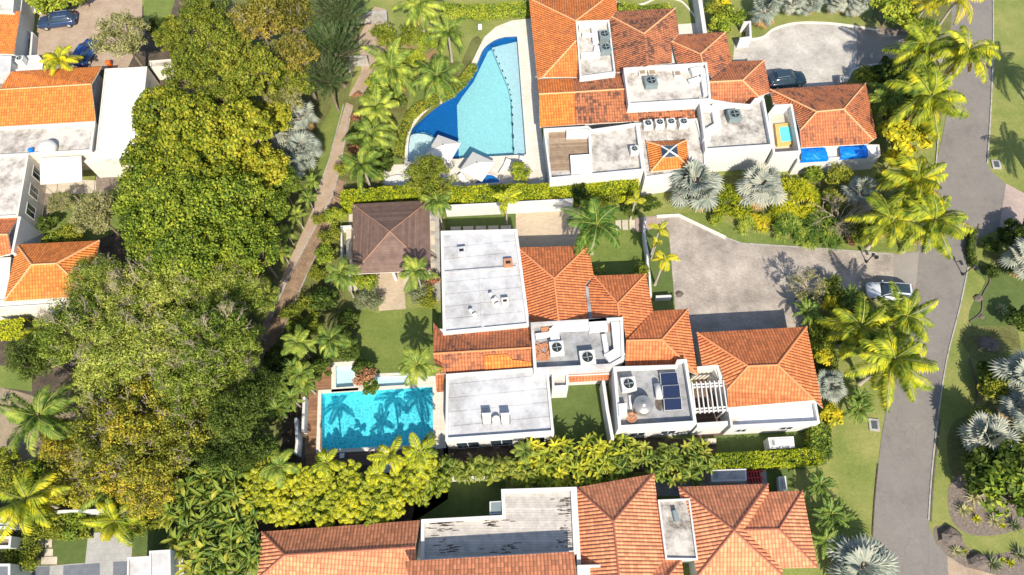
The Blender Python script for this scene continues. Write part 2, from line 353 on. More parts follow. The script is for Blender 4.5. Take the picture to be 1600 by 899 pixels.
L['lime'] = leafmat('bright_leaf', [(.035, .065, .01), (.095, .145, .016), (.18, .225, .018), (.30, .31, .03)], .10, gain=1.3)
L['mid'] = leafmat('mid_leaf', [(.04, .06, .01), (.11, .145, .015), (.20, .22, .025), (.28, .26, .03)])
L['feather'] = leafmat('feather_leaf', [(.03, .055, .008), (.10, .14, .016), (.20, .24, .03), (.33, .32, .07)], .12, gain=1.5, rw=.5)
L['olive'] = leafmat('olive_brown_leaf', [(.04, .055, .01), (.13, .145, .016), (.25, .23, .025), (.46, .33, .025)], .10, gain=1.3, rw=.4)
L['orange'] = leafmat('bronze_leaf', [(.05, .055, .012), (.13, .125, .02), (.25, .215, .035), (.36, .25, .05)])
L['pine'] = leafmat('needle', [(.025, .05, .015), (.06, .10, .03), (.12, .16, .06)])
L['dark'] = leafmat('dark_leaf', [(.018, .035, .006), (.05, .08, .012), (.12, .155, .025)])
L['greygreen'] = leafmat('grey_green_leaf', [(.08, .10, .05), (.16, .18, .09), (.26, .27, .15)])
L['khaki'] = leafmat('khaki_leaf', [(.07, .08, .02), (.18, .18, .06), (.30, .28, .11), (.38, .36, .16)])
L['palm'] = leafmat('palm_leaf', [(.03, .07, .012), (.08, .13, .02), (.19, .24, .035), (.36, .38, .05)], .12, cl=.9, rw=.2)
L['coco'] = leafmat('coconut_leaf', [(.035, .07, .01), (.15, .19, .015), (.30, .31, .018), (.54, .42, .015)], .10, gain=1.3, cl=.9, rw=.15)
L['gold'] = leafmat('golden_leaf', [(.16, .19, .015), (.36, .34, .02), (.54, .44, .02), (.68, .42, .015)], .12, gain=1.1, cl=.9, rw=.25)
L['areca'] = leafmat('areca_leaf', [(.045, .085, .008), (.19, .235, .012), (.38, .38, .016), (.54, .47, .02)], .14, gain=1.15)
L['silver'] = leafmat('silver_leaf', [(.13, .155, .13), (.225, .255, .20), (.33, .355, .285), (.44, .42, .32)], .1, gain=1.)
L['banana'] = leafmat('banana_leaf', [(.015, .045, .006), (.055, .105, .012), (.16, .21, .02), (.36, .32, .04)], .12, gain=1.15)
L['royal'] = leafmat('deep_palm_leaf', [(.02, .055, .01), (.05, .11, .018), (.12, .19, .03), (.22, .28, .05)])
L['hedge'] = leafmat('hedge_leaf', [(.06, .10, .006), (.20, .25, .010), (.34, .36, .014), (.46, .43, .02)], .15, gain=1.15)
L['agave'] = leafmat('agave_leaf', [(.25, .27, .10), (.45, .42, .2), (.62, .56, .32)], .1, gain=1.)
L['core'] = flat('hedge_core', (.03, .045, .01), .9)
L['flower'] = leafmat('pink_flower', [(.3, .03, .08), (.5, .1, .18)], .1); L['redleaf'] = leafmat('red_leaf', [(.12, .06, .03), (.30, .12, .07), (.42, .26, .12)], .1)
L['rib'] = flat('leaf_rib', (.26, .28, .05), .6)
L['dead'] = leafmat('dead_frond', [(.22, .13, .05), (.4, .26, .1)], .1)
# ---------------- plants: meshes shared by the copies of one kind ----------------
def rv(rg):
    while True:
        v = Vector((rg.uniform(-1, 1), rg.uniform(-1, 1), rg.uniform(-1, 1)))
        if .1 < v.length < 1: return v.normalized()
def leaf(mb, c, n, s, rg, asp=.55):
    x = n.orthogonal().normalized(); a = rg.uniform(0, 6.283); y = n.cross(x)
    u = x * math.cos(a) + y * math.sin(a); v = n.cross(u)
    mb.face([c - u*s, c + v*(s*asp), c + u*s, c - v*(s*asp)])
def crown(seed, Rr, flat_=.7, nc=34, nl=170, ls=.17, asp=.6, hole=.0, spread=.62, clr=.30):
    """leaf clumps spread through a crown: uneven outline, gaps, leaves facing out and up"""
    rg = random.Random(seed); mb = MB(); cs = []
    for i in range(nc):
        u = rv(rg); r = Rr * (.35 + .65 * rg.random() ** .5) * (1 - .0)
        c = Vector((u.x * r * .82, u.y * r * .82, abs(u.z) * r * flat_ * rg.uniform(.4, 1) - .25 * Rr * flat_))
        q = (c.x**2 + c.y**2) ** .5 / Rr
        c.z = Rr * flat_ * math.sqrt(max(0, 1 - min(1, q) ** 2)) * rg.uniform(.38, 1.12) - .2 * Rr
        cr = Rr * clr * rg.uniform(.7, 1.25); cs.append((c, cr))
        for k in range(nl):
            d = rv(rg); d.z = d.z * .8 + .15
            rad = cr * rg.uniform(.55, 1.08) * (1.15 if rg.random() < .12 else 1)
            p = c + Vector((d.x * rad, d.y * rad, d.z * rad * .7))
            n = (d + rv(rg) * .8 + Vector((0, 0, .35))).normalized()
            leaf(mb, p, n, ls * rg.uniform(.65, 1.3), rg, asp)
    return mb, cs
def limbs(cs, mb, root, r0=.16, rg=None, top=False):
    for c, cr in cs:
        mid = root.lerp(c, .5) + Vector((0, 0, -.2 * (c - root).length * .3))
        mb.tube(root, mid, r0, r0 * .6, 5, 0, False); mb.tube(mid, c, r0 * .6, r0 * .2, 5, 0, False)
def twigs(mb, a, d, L, r, depth, rg, spread=.6, up=.1):
    b = a + d * L; mb.tube(a, b, r, r * .65, 4, 0, False)
    if depth <= 0: return
    for k in range(rg.choice((2, 3, 3))):
        nd = (d + rv(rg) * spread + Vector((0, 0, up))).normalized()
        twigs(mb, a.lerp(b, rg.uniform(.55, 1)), nd, L * rg.uniform(.6, .85), r * .6, depth - 1, rg, spread, up)
TR = {}
def trunkmesh(r=.18, mat='bark', n=8, rings=6):
    mb = MB(); pr = [(r * 1.5, 0), (r * 1.15, .06)] + [(r * (1 - .25 * k / rings), .06 + .94 * k / rings) for k in range(1, rings + 1)]
    mb.lathe((0, 0, 0), pr, n); return mb.mesh('trunk', M[mat], sm=True)
TR['trunk'] = trunkmesh(.2); TR['thin'] = trunkmesh(.09); TR['palm'] = trunkmesh(.16, 'palmbark'); TR['palmthin'] = trunkmesh(.1, 'palmbark')
def treekind(seed, Rr, mat, limbmat='bark', bare=0, lr=.14, **k):
    mb, cs = crown(seed, Rr, **k); me = mb.mesh('crown', L[mat])
    lb = MB(); rg = random.Random(seed); limbs(cs, lb, Vector((0, 0, -Rr * .45)), lr)
    for i in range(bare):                                      # pale twigs standing out of the leaves
        c, cr = rg.choice(cs)
        twigs(lb, c * .8, (c.normalized() + rv(rg) * .5 + Vector((0, 0, .55))).normalized(), Rr * .2, .038, 3, rg)
    return [('crown', me), ('limb', lb.mesh('limb', M[limbmat]))]
KIND = {}
def kinds(name, variants, trunk=None, base=0): KIND[name] = (variants, trunk, base)
kinds('sea', [treekind(s, 4.2, 'sea', nc=110, nl=100, ls=.14, asp=.85, clr=.155) for s in (1, 2, 3)], 'trunk')
kinds('lime', [treekind(s, 4.2, 'lime', nc=95, nl=115, ls=.13, asp=.6, clr=.17) for s in (4, 5, 6)], 'trunk')
kinds('mid', [treekind(s, 4.0, 'mid', nc=105, nl=85, ls=.125, asp=.6, clr=.155) for s in (7, 8)], 'trunk')
kinds('feather', [treekind(s, 4.4, 'feather', 'twig', bare=b, nc=95, nl=150, ls=.15, asp=.25, clr=.17) for s, b in ((9, 22), (10, 32), (11, 14))], 'trunk')
kinds('olive', [treekind(s, 4.0, 'olive', 'twig', bare=12, nc=100, nl=75, ls=.11, asp=.6, clr=.15) for s in (12, 13)], 'trunk')
kinds('orange', [treekind(s, 3.6, 'orange', 'twig', bare=4, nc=85, nl=80, ls=.125, asp=.6, clr=.165) for s in (14,)], 'trunk')
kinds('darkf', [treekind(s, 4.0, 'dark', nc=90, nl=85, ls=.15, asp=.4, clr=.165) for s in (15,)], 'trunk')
kinds('khaki', [treekind(s, 4.0, 'khaki', 'twig', bare=12, nc=90, nl=75, ls=.13, asp=.5, clr=.16) for s in (16, 17)], 'trunk')
kinds('grey', [treekind(s, 1.6, 'greygreen', 'twig', bare=1, lr=.05, nc=26, nl=110, ls=.09, asp=.4, clr=.28, flat_=.9) for s in (18,)], 'thin')
kinds('bush', [treekind(s, 1.5, 'lime', lr=.05, nc=20, nl=110, ls=.13, asp=.6, clr=.34, flat_=.9) for s in (19, 20)], 'thin')
kinds('bushmid', [treekind(s, 1.5, 'mid', lr=.05, nc=20, nl=110, ls=.12, asp=.5, clr=.34, flat_=.9) for s in (21,)], 'thin')
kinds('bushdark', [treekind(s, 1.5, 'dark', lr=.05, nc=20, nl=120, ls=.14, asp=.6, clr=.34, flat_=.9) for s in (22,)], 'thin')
kinds('bushred', [treekind(s, 1.2, 'redleaf', lr=.05, nc=16, nl=60, ls=.12, asp=.5, clr=.34, flat_=.9) for s in (23,)], 'thin')
kinds('bushgold', [treekind(s, 1.4, 'gold', lr=.05, nc=24, nl=60, ls=.17, asp=.8, clr=.3, flat_=.9) for s in (24,)], 'thin')
def needles(seed, Rr):
    rg = random.Random(seed); mb = MB(); lb = MB()
    for i in range(190):
        a = rg.uniform(0, 6.283); el = rg.uniform(-.25, 1.3); d = Vector((math.cos(a)*math.cos(el), math.sin(a)*math.cos(el), math.sin(el)))
        Lh = Rr * rg.uniform(.6, 1.05); b = d * Lh; b.z = b.z * .8 - .1 * Lh
        lb.tube((0, 0, -Rr * .4), b, .05, .015, 4, 0, False)
        ax = (b - Vector((0, 0, -Rr * .4))).normalized(); sd_ = ax.cross(Vector((0, 0, 1))).normalized()
        for t in range(80):
            q = Vector((0, 0, -Rr * .4)).lerp(b, rg.uniform(.3, 1.0)); dr = (ax * .9 + sd_ * rg.uniform(-.8, .8) + rv(rg) * .45).normalized(); s = rg.uniform(.3, .6)
            nn = dr.orthogonal().normalized() * .035
            mb.face([q, q + dr * s * .5 + nn, q + dr * s, q + dr * s * .5 - nn])
    return [('crown', mb.mesh('crown', L['pine'])), ('limb', lb.mesh('limb', M['bark']))]
kinds('pine', [needles(31, 4.2)], 'trunk')
def baretree(seed, Rr, n=12, leaves=0, depth=4):
    rg = random.Random(seed); lb = MB()
    for i in range(n):
        a = 6.283 * i / n + rg.uniform(-.3, .3); d = Vector((math.cos(a), math.sin(a), rg.uniform(.35, 1.2))).normalized()
        twigs(lb, Vector((0, 0, -Rr * .3)), d, Rr * .36, .045, depth, rg, .7, .1)
    out = [('branch', lb.mesh('branch', M['twig']))]
    if leaves:
        mb = MB()
        for k in range(leaves):
            v = rg.choice(lb.v); leaf(mb, Vector(v) + rv(rg) * .12, (rv(rg) + Vector((0, 0, .8))).normalized(), .12, rg, .5)
        out.append(('crown', mb.mesh('crown', L['khaki'])))
    return out
kinds('bare', [baretree(41, 2.6), baretree(42, 2.6, 12, 900)], 'thin')
def frond(mb, o, az, el, Lh, droop, nl, ll, wid, rg, m=0, twist=0., hang=.35):
    f = Vector((math.cos(az), math.sin(az), 0)); s = Vector((-f.y, f.x, 0)); seg = 9; p = Vector(o); pts = [p.copy()]; dirs = []
    for i in range(seg):
        e = el - droop * ((i + .5) / seg) ** 1.2; d = f * math.cos(e) + Vector((0, 0, math.sin(e))) + s * twist * i / seg
        d.normalize(); dirs.append(d); p = p + d * (Lh / seg); pts.append(p.copy())
    for i in range(seg):
        a, b = pts[i], pts[i+1]; w0 = .035 * (1 - i / seg) + .012; w1 = .035 * (1 - (i+1) / seg) + .012; z = Vector((0, 0, .02))
        mb.face([a - s*w0 + z, b - s*w1 + z, b + s*w1 + z, a + s*w0 + z], 1)
    for k in range(nl):
        t = .1 + .9 * (k + .5) / nl; x = t * seg; i = min(seg - 1, int(x)); q = pts[i].lerp(pts[i+1], x - i); d = dirs[i]
        up = s.cross(d).normalized(); up = up if up.z > 0 else -up
        L1 = ll * (math.sin(math.pi * (.12 + .80 * t)) ** .7) * rg.uniform(.85, 1.1); sw = .25 + .75 * t
        for sg in (-1, 1):
            dr = (s * sg * math.cos(sw * .8) + d * math.sin(sw * .9) - up * (hang * rg.uniform(.6, 1.3))).normalized()
            ax = d * wid
            md = q + dr * L1 * .5 + up * (.08 * L1); tp = q + dr * L1 - Vector((0, 0, .18 * L1))
            mb.face([q - ax*.5, md + ax * .5, tp, md - ax*.6] if sg < 0 else [q - ax*.5, md - ax * .6, tp, md + ax*.5], m)
def palmkind(seed, n, Lh, mat, droop=1.35, ll=.62, nl=24, wid=.11, el=(1.25, -.15), coconut=False, hang=.35, dead=0, shaft=False):
    rg = random.Random(seed); mb = MB(); ga = 2.39996
    for i in range(n):
        t = i / (n - 1); e = el[0] * (1 - t) + el[1] * t
        frond(mb, (0, 0, 0), i * ga + rg.uniform(-.5, .5), e + rg.uniform(-.22, .22), Lh * rg.uniform(.75, 1.12) * (.72 + .28 * min(1, t * 2.5)), droop * rg.uniform(.8, 1.15), nl, ll, wid, rg, 0, rg.uniform(-.7, .7), hang)
    for i in range(dead):
        frond(mb, (0, 0, -.15), rg.uniform(0, 6.28), -.5, Lh * .7, .9, nl, ll * .7, wid, rg, 2, 0, .8)
    mb.tube((0, 0, -.6), (0, 0, .35), .14, .05, 7, 1)
    out = [('crown', mb.mesh('crown', [L[mat], L['rib'], L['dead']]))]
    return out
kinds('coco', [palmkind(s, 20, 3.3, 'coco', dead=2, ll=.78, nl=32, wid=.125, hang=.6) for s in (51, 52, 53)], 'palm')
kinds('cocog', [palmkind(s, 19, 3.2, 'palm', dead=1, ll=.75, nl=32, wid=.11, hang=.5) for s in (54, 55)], 'palm')
kinds('goldpalm', [palmkind(s, 14, 3.0, 'gold', ll=.7, nl=26) for s in (56,)], 'palm')
kinds('royal', [palmkind(s, 12, 2.15, 'palm', droop=1.5, ll=.58, nl=30, wid=.085, el=(1.2, .05), hang=.2) for s in (57, 58)], 'palmthin')
kinds('royalgold', [palmkind(s, 9, 1.9, 'areca', droop=1.5, ll=.5, nl=28, wid=.085, el=(1.1, .1), hang=.15) for s in (59, 60)], 'palmthin')
kinds('bigpalm', [palmkind(61, 17, 3.7, 'royal', droop=1.3, ll=.8, nl=30, wid=.12)], 'palm')
kinds('smallgold', [palmkind(62, 6, 1.15, 'gold', droop=1.1, ll=.32, nl=14, wid=.1, el=(.8, .1), hang=.1)], 'palmthin')
kinds('cycad', [palmkind(s, 26, 1.5, 'royal', droop=.9, ll=.26, nl=22, wid=.08, el=(1.2, .1), hang=0) for s in (63,)], 'palmthin')
kinds('youngpalm', [palmkind(s, 10, 1.7, 'palm', droop=1.4, ll=.4, nl=18, wid=.1, el=(1.3, .1)) for s in (64, 65)], 'palmthin')
def arecakind(seed, mat, st=15, Rr=1.2, n=8, Lh=.85, ll=.28):
    rg = random.Random(seed); mb = MB(); lb = MB()
    for k in range(st):
        a = 6.283 * k / st + rg.uniform(-.4, .4); r = Rr * rg.uniform(.2, 1) if k else 0; o = Vector((r * math.cos(a), r * math.sin(a), rg.uniform(-.5, .4)))
        lb.tube((o.x * .4, o.y * .4, -2.6), o, .06, .04, 5, 0, False)
        for i in range(n):
            frond(mb, o, rg.uniform(0, 6.28), rg.uniform(.35, 1.35), Lh * rg.uniform(.7, 1.1), 1.5, 15, ll, .085, rg, 0, rg.uniform(-.3, .3), .25)
    return [('crown', mb.mesh('crown', [L[mat], L['rib']])), ('stem', lb.mesh('stem', M['palmbark']))]
kinds('areca', [arecakind(s, 'areca') for s in (71, 72, 73)])
kinds('arecag', [arecakind(s, 'banana', 7, .9, 8, 1.25) for s in (74, 75)])
def fan(mb, o, az, el, pet, fr, rg, ns=14, m=0):
    f = Vector((math.cos(az) * math.cos(el), math.sin(az) * math.cos(el), math.sin(el))); s = Vector((-math.sin(az), math.cos(az), 0)); up = s.cross(f); up = up if up.z > 0 else -up
    e = Vector(o) + f * pet + Vector((0, 0, -.12 * pet)); mb.tube(o, e, .045, .03, 4, 1, False)
    tl = rg.uniform(-.9, .35); f2 = (f + up * tl).normalized(); up2 = s.cross(f2); up2 = up2 if up2.z > 0 else -up2
    for k in range(ns):
        t = (k + .5) / ns; a = (t - .5) * 4.1; d = (f2 * math.cos(a) + s * math.sin(a) - up2 * (.16 + .22 * abs(t - .5))).normalized()
        w_ = (s * math.cos(a) - f2 * math.sin(a)) * fr * .085; L1 = fr * (1 - .25 * abs(t - .5)) * rg.uniform(.92, 1.06); z = up2 * (.06 * fr)
        m1 = e + d * L1 * .62
        mb.face([e, m1 - w_, e + d * L1 - Vector((0, 0, .1 * L1)) + z * .3, m1 + z * .8], m)
        mb.face([e, m1 + z * .8, e + d * L1 - Vector((0, 0, .1 * L1)) + z * .3, m1 + w_], m)
def fankind(seed, n, pet, fr, mat):
    rg = random.Random(seed); mb = MB()
    for i in range(n):
        t = i / (n - 1); fan(mb, (0, 0, .1), i * 2.39996 + rg.uniform(-.45, .45), 1.35 - 1.6 * t + rg.uniform(-.25, .25), pet * rg.uniform(.65, 1.25) * (.75 + .25 * t), fr * rg.uniform(.85, 1.1), rg)
    for i in range(7): fan(mb, (0, 0, -.25), rg.uniform(0, 6.28), rg.uniform(-.7, -.2), pet * .8, fr * .75, rg, 14, 2)
    mb.lathe((0, 0, -.5), [(.22, 0), (.26, .4), (.1, .7)], 8, 1)
    return [('crown', mb.mesh('crown', [L[mat], M['palmbark'], L['dead']]))]
kinds('silver', [fankind(s, 30, 1.75, 1.35, 'silver') for s in (81, 82, 83)], 'palm')
def paddle(mb, o, az, el, Lh, w_, droop, rg, m=0):
    f = Vector((math.cos(az), math.sin(az), 0)); s = Vector((-f.y, f.x, 0)); seg = 7; p = Vector(o); pts = [p.copy()]
    for i in range(seg):
        e = el - droop * ((i + .5) / seg) ** 1.4; p = p + (f * math.cos(e) + Vector((0, 0, math.sin(e)))) * (Lh / seg); pts.append(p.copy())
    ws = [.03, .55, .9, 1, .95, .8, .5, .02]; tw = rg.uniform(-.5, .5)
    i0 = len(mb.v)
    for i, q in enumerate(pts):
        t = i / seg; up = Vector((0, 0, 1)); ww = ws[i] * w_ * .5
        for sg in (-1, 0, 1):
            mb.v.append(tuple(q + s * sg * ww + Vector((0, 0, (.35 * abs(sg) * ww) + tw * sg * ww))))
    for i in range(seg):
        for j in range(2):
            a = i0 + i * 3 + j; mb.f.append((a, a + 1, a + 4, a + 3)); mb.u += [(0, 0)] * 4; mb.m.append(m)
    for i in range(seg):
        a, b = pts[i], pts[i+1]; z = Vector((0, 0, .015)); mb.face([a - s*.02 + z, b - s*.02 + z, b + s*.02 + z, a + s*.02 + z], 1)
def bananakind(seed, st=9, n=8, Rr=1.5, Lh=1.35, w_=.30, mat='banana'):
    rg = random.Random(seed); mb = MB(); lb = MB()
    for k in range(st):
        a = 6.283 * k / st + rg.uniform(-.4, .4); r = Rr * rg.uniform(.3, 1); o = Vector((r * math.cos(a), r * math.sin(a), rg.uniform(-.7, .2)))
        lb.tube((o.x * .8, o.y * .8, -2.4), o, .09, .06, 6, 0, False)
        for i in range(n): paddle(mb, o, i * 2.4 + rg.uniform(-.3, .3), rg.uniform(.5, 1.35), Lh * rg.uniform(.7, 1.15), w_ * rg.uniform(.8, 1.2), rg.uniform(1.2, 2.3), rg)
    return [('crown', mb.mesh('crown', [L[mat], L['rib']])), ('stem', lb.mesh('stem', M['palmbark']))]
kinds('banana', [bananakind(s) for s in (91, 92, 93)])
kinds('ginger', [bananakind(s, 9, 9, 1.2, .95, .22, 'areca') for s in (94, 95)])
kinds('gingerg', [bananakind(s, 9, 9, 1.1, .95, .24) for s in (96,)])
def rosette(seed, n, Lh, w_, mat, el=(1.3, .15), droop=.5):
    rg = random.Random(seed); mb = MB()
    for i in range(n):
        t = i / (n - 1); az = i * 2.39996; f = Vector((math.cos(az), math.sin(az), 0)); s = Vector((-f.y, f.x, 0)); e0 = el[0] * (1-t) + el[1] * t; p = Vector((0, 0, .05)); L1 = Lh * rg.uniform(.8, 1.1); q = [p.copy()]
        for k in range(3):
            e = e0 - droop * k / 3; p = p + (f * math.cos(e) + Vector((0, 0, math.sin(e)))) * L1 / 3; q.append(p.copy())
        for k in range(3):
            a = w_ * (1, .95, .6, 0)[k]; b = w_ * (1, .95, .6, .02)[k+1]
            mb.face([q[k] - s*a, q[k+1] - s*b, q[k+1] + s*b, q[k] + s*a])
    mb.lathe((0, 0, 0), [(.08, 0), (.05, .12)], 6)
    return [('leaves', mb.mesh('leaves', [L[mat]]))]
kinds('agave', [rosette(s, 34, .8, .05, 'agave') for s in (101,)])
kinds('agavegreen', [rosette(s, 26, .75, .07, 'greygreen') for s in (102,)])
kinds('bromeliad', [rosette(s, 22, .6, .06, 'areca') for s in (103,)])
def strappy(seed, mat, Rr=2.2, nt=70, Lh=.75, w_=.035):
    rg = random.Random(seed); mb = MB()
    for k in range(nt):
        a = rg.uniform(0, 6.283); r = Rr * rg.random() ** .5; q = r / Rr; o = Vector((r * math.cos(a), r * math.sin(a), .15 + Rr * .45 * (1 - q*q)))
        for i in range(20):
            az = rg.uniform(0, 6.28); e = rg.uniform(.1, 1.3); f = Vector((math.cos(az), math.sin(az), 0)); s = Vector((-f.y, f.x, 0)) * w_
            m1 = o + (f * math.cos(e) + Vector((0, 0, math.sin(e)))) * Lh * .55; t1 = m1 + (f * math.cos(e - .9) + Vector((0, 0, math.sin(e - .9)))) * Lh * .5
            mb.face([o - s, m1 - s*1.3, m1 + s*1.3, o + s]); mb.face([m1 - s*1.3, t1, m1 + s*1.3])
    return [('leaves', mb.mesh('leaves', [L[mat]]))]
kinds('strap', [strappy(111, 'areca')]); kinds('strapgreen', [strappy(112, 'palm', 1.2, 30, .8)]); kinds('strapgold', [strappy(113, 'gold', 1.0, 22, .6)])
cnt = {}
def plant(kind, name, cat, px, py, s, h, label, group=None, sz=1.0):
    """crown centre seen at pixel (px, py), h metres up; the trunk goes straight down to the ground"""
    var, tr, _ = KIND[kind]; k = cnt.get(kind, 0); cnt[kind] = k + 1; rg = random.Random(k * 7 + len(kind))
    if group == 'trees of the wood between the west villas and the brick path': h += rg.uniform(-1.3, 1.3); sz *= rg.uniform(.9, 1.35)
    p = P(px, py, h); rz = rg.uniform(0, 6.28)
    o = thing(name, label, cat, (p.x, p.y, 0), group, rz)
    if tr: part('trunk', TR[tr], o, (0, 0, 0), (max(.5, s), max(.5, s), max(.05, h - (.45 if tr in ('trunk', 'thin') else .2) * (3.5 if tr == 'trunk' else 1) * (s if tr in ('trunk', 'thin') else 1))))
    tl = .22 if cat == 'palm' else .0
    for nm, me in var[k % len(var)]:
        q = part(nm, me, o, (0, 0, h), (s, s, s * sz * (rg.uniform(.85, 1.25) if tl else 1)))
        if tl and tr: q.rotation_euler = (rg.uniform(-tl, tl), rg.uniform(-tl, tl), 0)
    return o
def hedge(pts, wd, h, label, mat='hedge', ls=.12, dens=150, seed=1, h0=0):
    """clipped hedge along a pixel line: a woody core under a skin of small leaves"""
    rg = random.Random(seed); W = PP(pts, h); o = thing('hedge', label, 'hedge', (W[0].x, W[0].y, 0)); mb = MB(); cb = MB()
    for i in range(len(W) - 1):
        a, b = W[i].xy, W[i+1].xy; d = (b - a); Ln = d.length; d = d / Ln; n = Vector((-d.y, d.x))
        cb.prism([Vector((*(a + n*(wd/2-.12)), 0)), Vector((*(b + n*(wd/2-.12)), 0)), Vector((*(b - n*(wd/2-.12)), 0)), Vector((*(a - n*(wd/2-.12)), 0))], h0, h - .14)
        for k in range(int(Ln * wd * dens)):
            t = rg.uniform(-.1, Ln + .1); x = rg.uniform(-wd/2, wd/2); q = a + d * t + n * x
            bz = .12 * math.sin(q.x * 1.7) * math.cos(q.y * 1.3)
            leaf(mb, Vector((q.x, q.y, h + bz + rg.uniform(-.16, .08))), (rv(rg) * .7 + Vector((0, 0, 1))).normalized(), ls * rg.uniform(.7, 1.3), rg, .55)
        for sg in (-1, 1):
            for k in range(int(Ln * h * dens * .5)):
                t = rg.uniform(-.1, Ln + .1); q = a + d * t + n * sg * (wd/2 + rg.uniform(-.1, .1))
                leaf(mb, Vector((q.x, q.y, rg.uniform(h0 + .1, h))), (Vector((n.x * sg, n.y * sg, .3)) + rv(rg) * .6).normalized(), ls * rg.uniform(.7, 1.3), rg, .55)
    mb.build('foliage', L[mat], o); cb.build('stem', L['core'], o); return o
from mathutils.geometry import tessellate_polygon
# ---------------- building helpers ----------------
def roof(parent, F, mat, cap='ridge', t=.14, name='roof', caps=True, mats=None, cr=.095):
    """pitched roof from named faces; thickness, eave board and ridge caps follow from the faces"""
    mb = MB(); sk = MB(); E = {}
    ml = [M[mat]] + [M[x] for x in (mats or [])]
    for f in F:
        mi = 0
        if isinstance(f[-1], int): mi = f[-1]; f = f[:-1]
        W = PP(f)
        if area(W) < 0: W = W[::-1]; f = list(f)[::-1]
        nn = Vector((0, 0, 0))
        for i in range(len(W)): nn += (W[i] - W[0]).cross(W[(i+1) % len(W)] - W[0])
        nn.normalize(); ee = Vector((0, 0, 1)).cross(nn); ee = ee.normalized() if ee.length > 1e-4 else Vector((1, 0, 0)); dd_ = nn.cross(ee)
        for tr_ in tessellate_polygon([[Vector((q.x, q.y, 0)) for q in W]]):
            a, b, c = (W[i] for i in tr_)
            if (b - a).cross(c - a).z < 0: b, c = c, b
            mb.face([a, b, c], mi, [(q.dot(ee), q.dot(dd_)) for q in (a, b, c)]); sk.face([q - Vector((0, 0, t)) for q in (c, b, a)])
        for i in range(len(f)):
            k = (tuple(f[i]), tuple(f[(i+1) % len(f)])); E.setdefault(tuple(sorted(k)), []).append((W[i], W[(i+1) % len(f)], W))
    for k, es in E.items():
        if len(es) == 1:
            a, b, _ = es[0]; z = Vector((0, 0, t)); sk.face([a - z, b - z, b - z*.02, a - z*.02])
    r = mb.build(name, ml, parent); sk.build('eave', M['cream'], r)
    if caps:
        cb = MB()
        for k, es in E.items():
            if len(es) == 2:
                a, b, W1 = es[0]; W2 = es[1][2]; c2 = sum(W2, Vector()) / len(W2); n = Vector()
                for i in range(len(W1)): n += (W1[i] - W1[0]).cross(W1[(i+1) % len(W1)] - W1[0])
                n.normalize()
                if n.dot(c2 - a) < -.02: cb.tube(a + Vector((0, 0, .03)), b + Vector((0, 0, .02)), cr, cr, 6, 0)
        if cb.v: cb.build('ridge_cap', M[cap], r)
    return r
def walls(parent, poly, h, ins=.35, mat='white', z0=0, name='wall'):
    mb = MB(); p = inset(PP(poly, h), ins); mb.prism(p, z0, h - .06); return mb.build(name, M[mat], parent), p
def flatroof(parent, poly, h, par=.35, th=.2, deck='whiteroof', wall='white', z0=0.0, name='wall', dname='roof_deck', cap=None):
    """box volume: poly traced at the top of the parapet (height h)"""
    p = ccw(PP(poly, h)); q = inset(p, th); n = len(p); mb = MB(); Z = Vector((0, 0, 1))
    for i in range(n):
        a, b = p[i], p[(i+1) % n]; c, d = q[i], q[(i+1) % n]; Ln = (b-a).length
        mb.face([(a.x, a.y, z0), (b.x, b.y, z0), b, a], 0)
        mb.face([a, b, d, c], 1 if cap else 0)
        mb.face([c, d, (d.x, d.y, h - par), (c.x, c.y, h - par)], 0)
    w_ = mb.build(name, [M[wall]] + ([M[cap]] if cap else []), parent)
    db = MB(); db.face([(v.x, v.y, h - par) for v in q]); db.build(dname, M[deck], parent)
    return p
def window(parent, a, b, z0, z1, t0, t1, name='window', mat='glass', fr='white'):
    """frame and pane on the wall that runs from a to b (outside on the right hand of a->b)"""
    a = Vector((a.x, a.y, 0)); b = Vector((b.x, b.y, 0)); d = (b - a).normalized(); n = Vector((d.y, -d.x, 0)); Ln = (b - a).length
    A = a + d * Ln * t0; B = a + d * Ln * t1; mb = MB(); th = .07
    def bar(p, q, z, zz, o=.05):
        mb.prism([p - n*.02, q - n*.02, q + n*o, p + n*o], z, zz, 0, True, True)
    bar(A, B, z0, z0 + th); bar(A, B, z1 - th, z1)
    for k in (0, .5, 1):
        c = A + (B - A - d*th) * k; bar(c, c + d * th, z0 + th, z1 - th, .045)
    w_ = mb.build(name, M[fr], parent); pb = MB(); pb.prism([A - n*.01, B - n*.01, B + n*.02, A + n*.02], z0 + th*.5, z1 - th*.5); pb.build('pane', M[mat], w_); return w_
def house(name, label, cat, px, py): p = P(px, py); return thing(name, label, cat, (p.x, p.y, 0))
def wallline(pts, th, h, label, name='garden_wall', cat='wall', mat='white', closed=False, z0=0):
    W = PP(pts, h); mb = MB()
    for i in range(len(W) - (0 if closed else 1)):
        a, b = W[i], W[(i+1) % len(W)]; d = (b-a).xy.normalized(); n = Vector((-d.y, d.x, 0)) * th / 2; e = Vector((d.x, d.y, 0)) * th * .48
        mb.prism([a - n - e, b - n + e, b + n + e, a + n - e], z0, h + .001 * (i % 2))
    return tag(mb.build(name, M[mat]), label, cat)
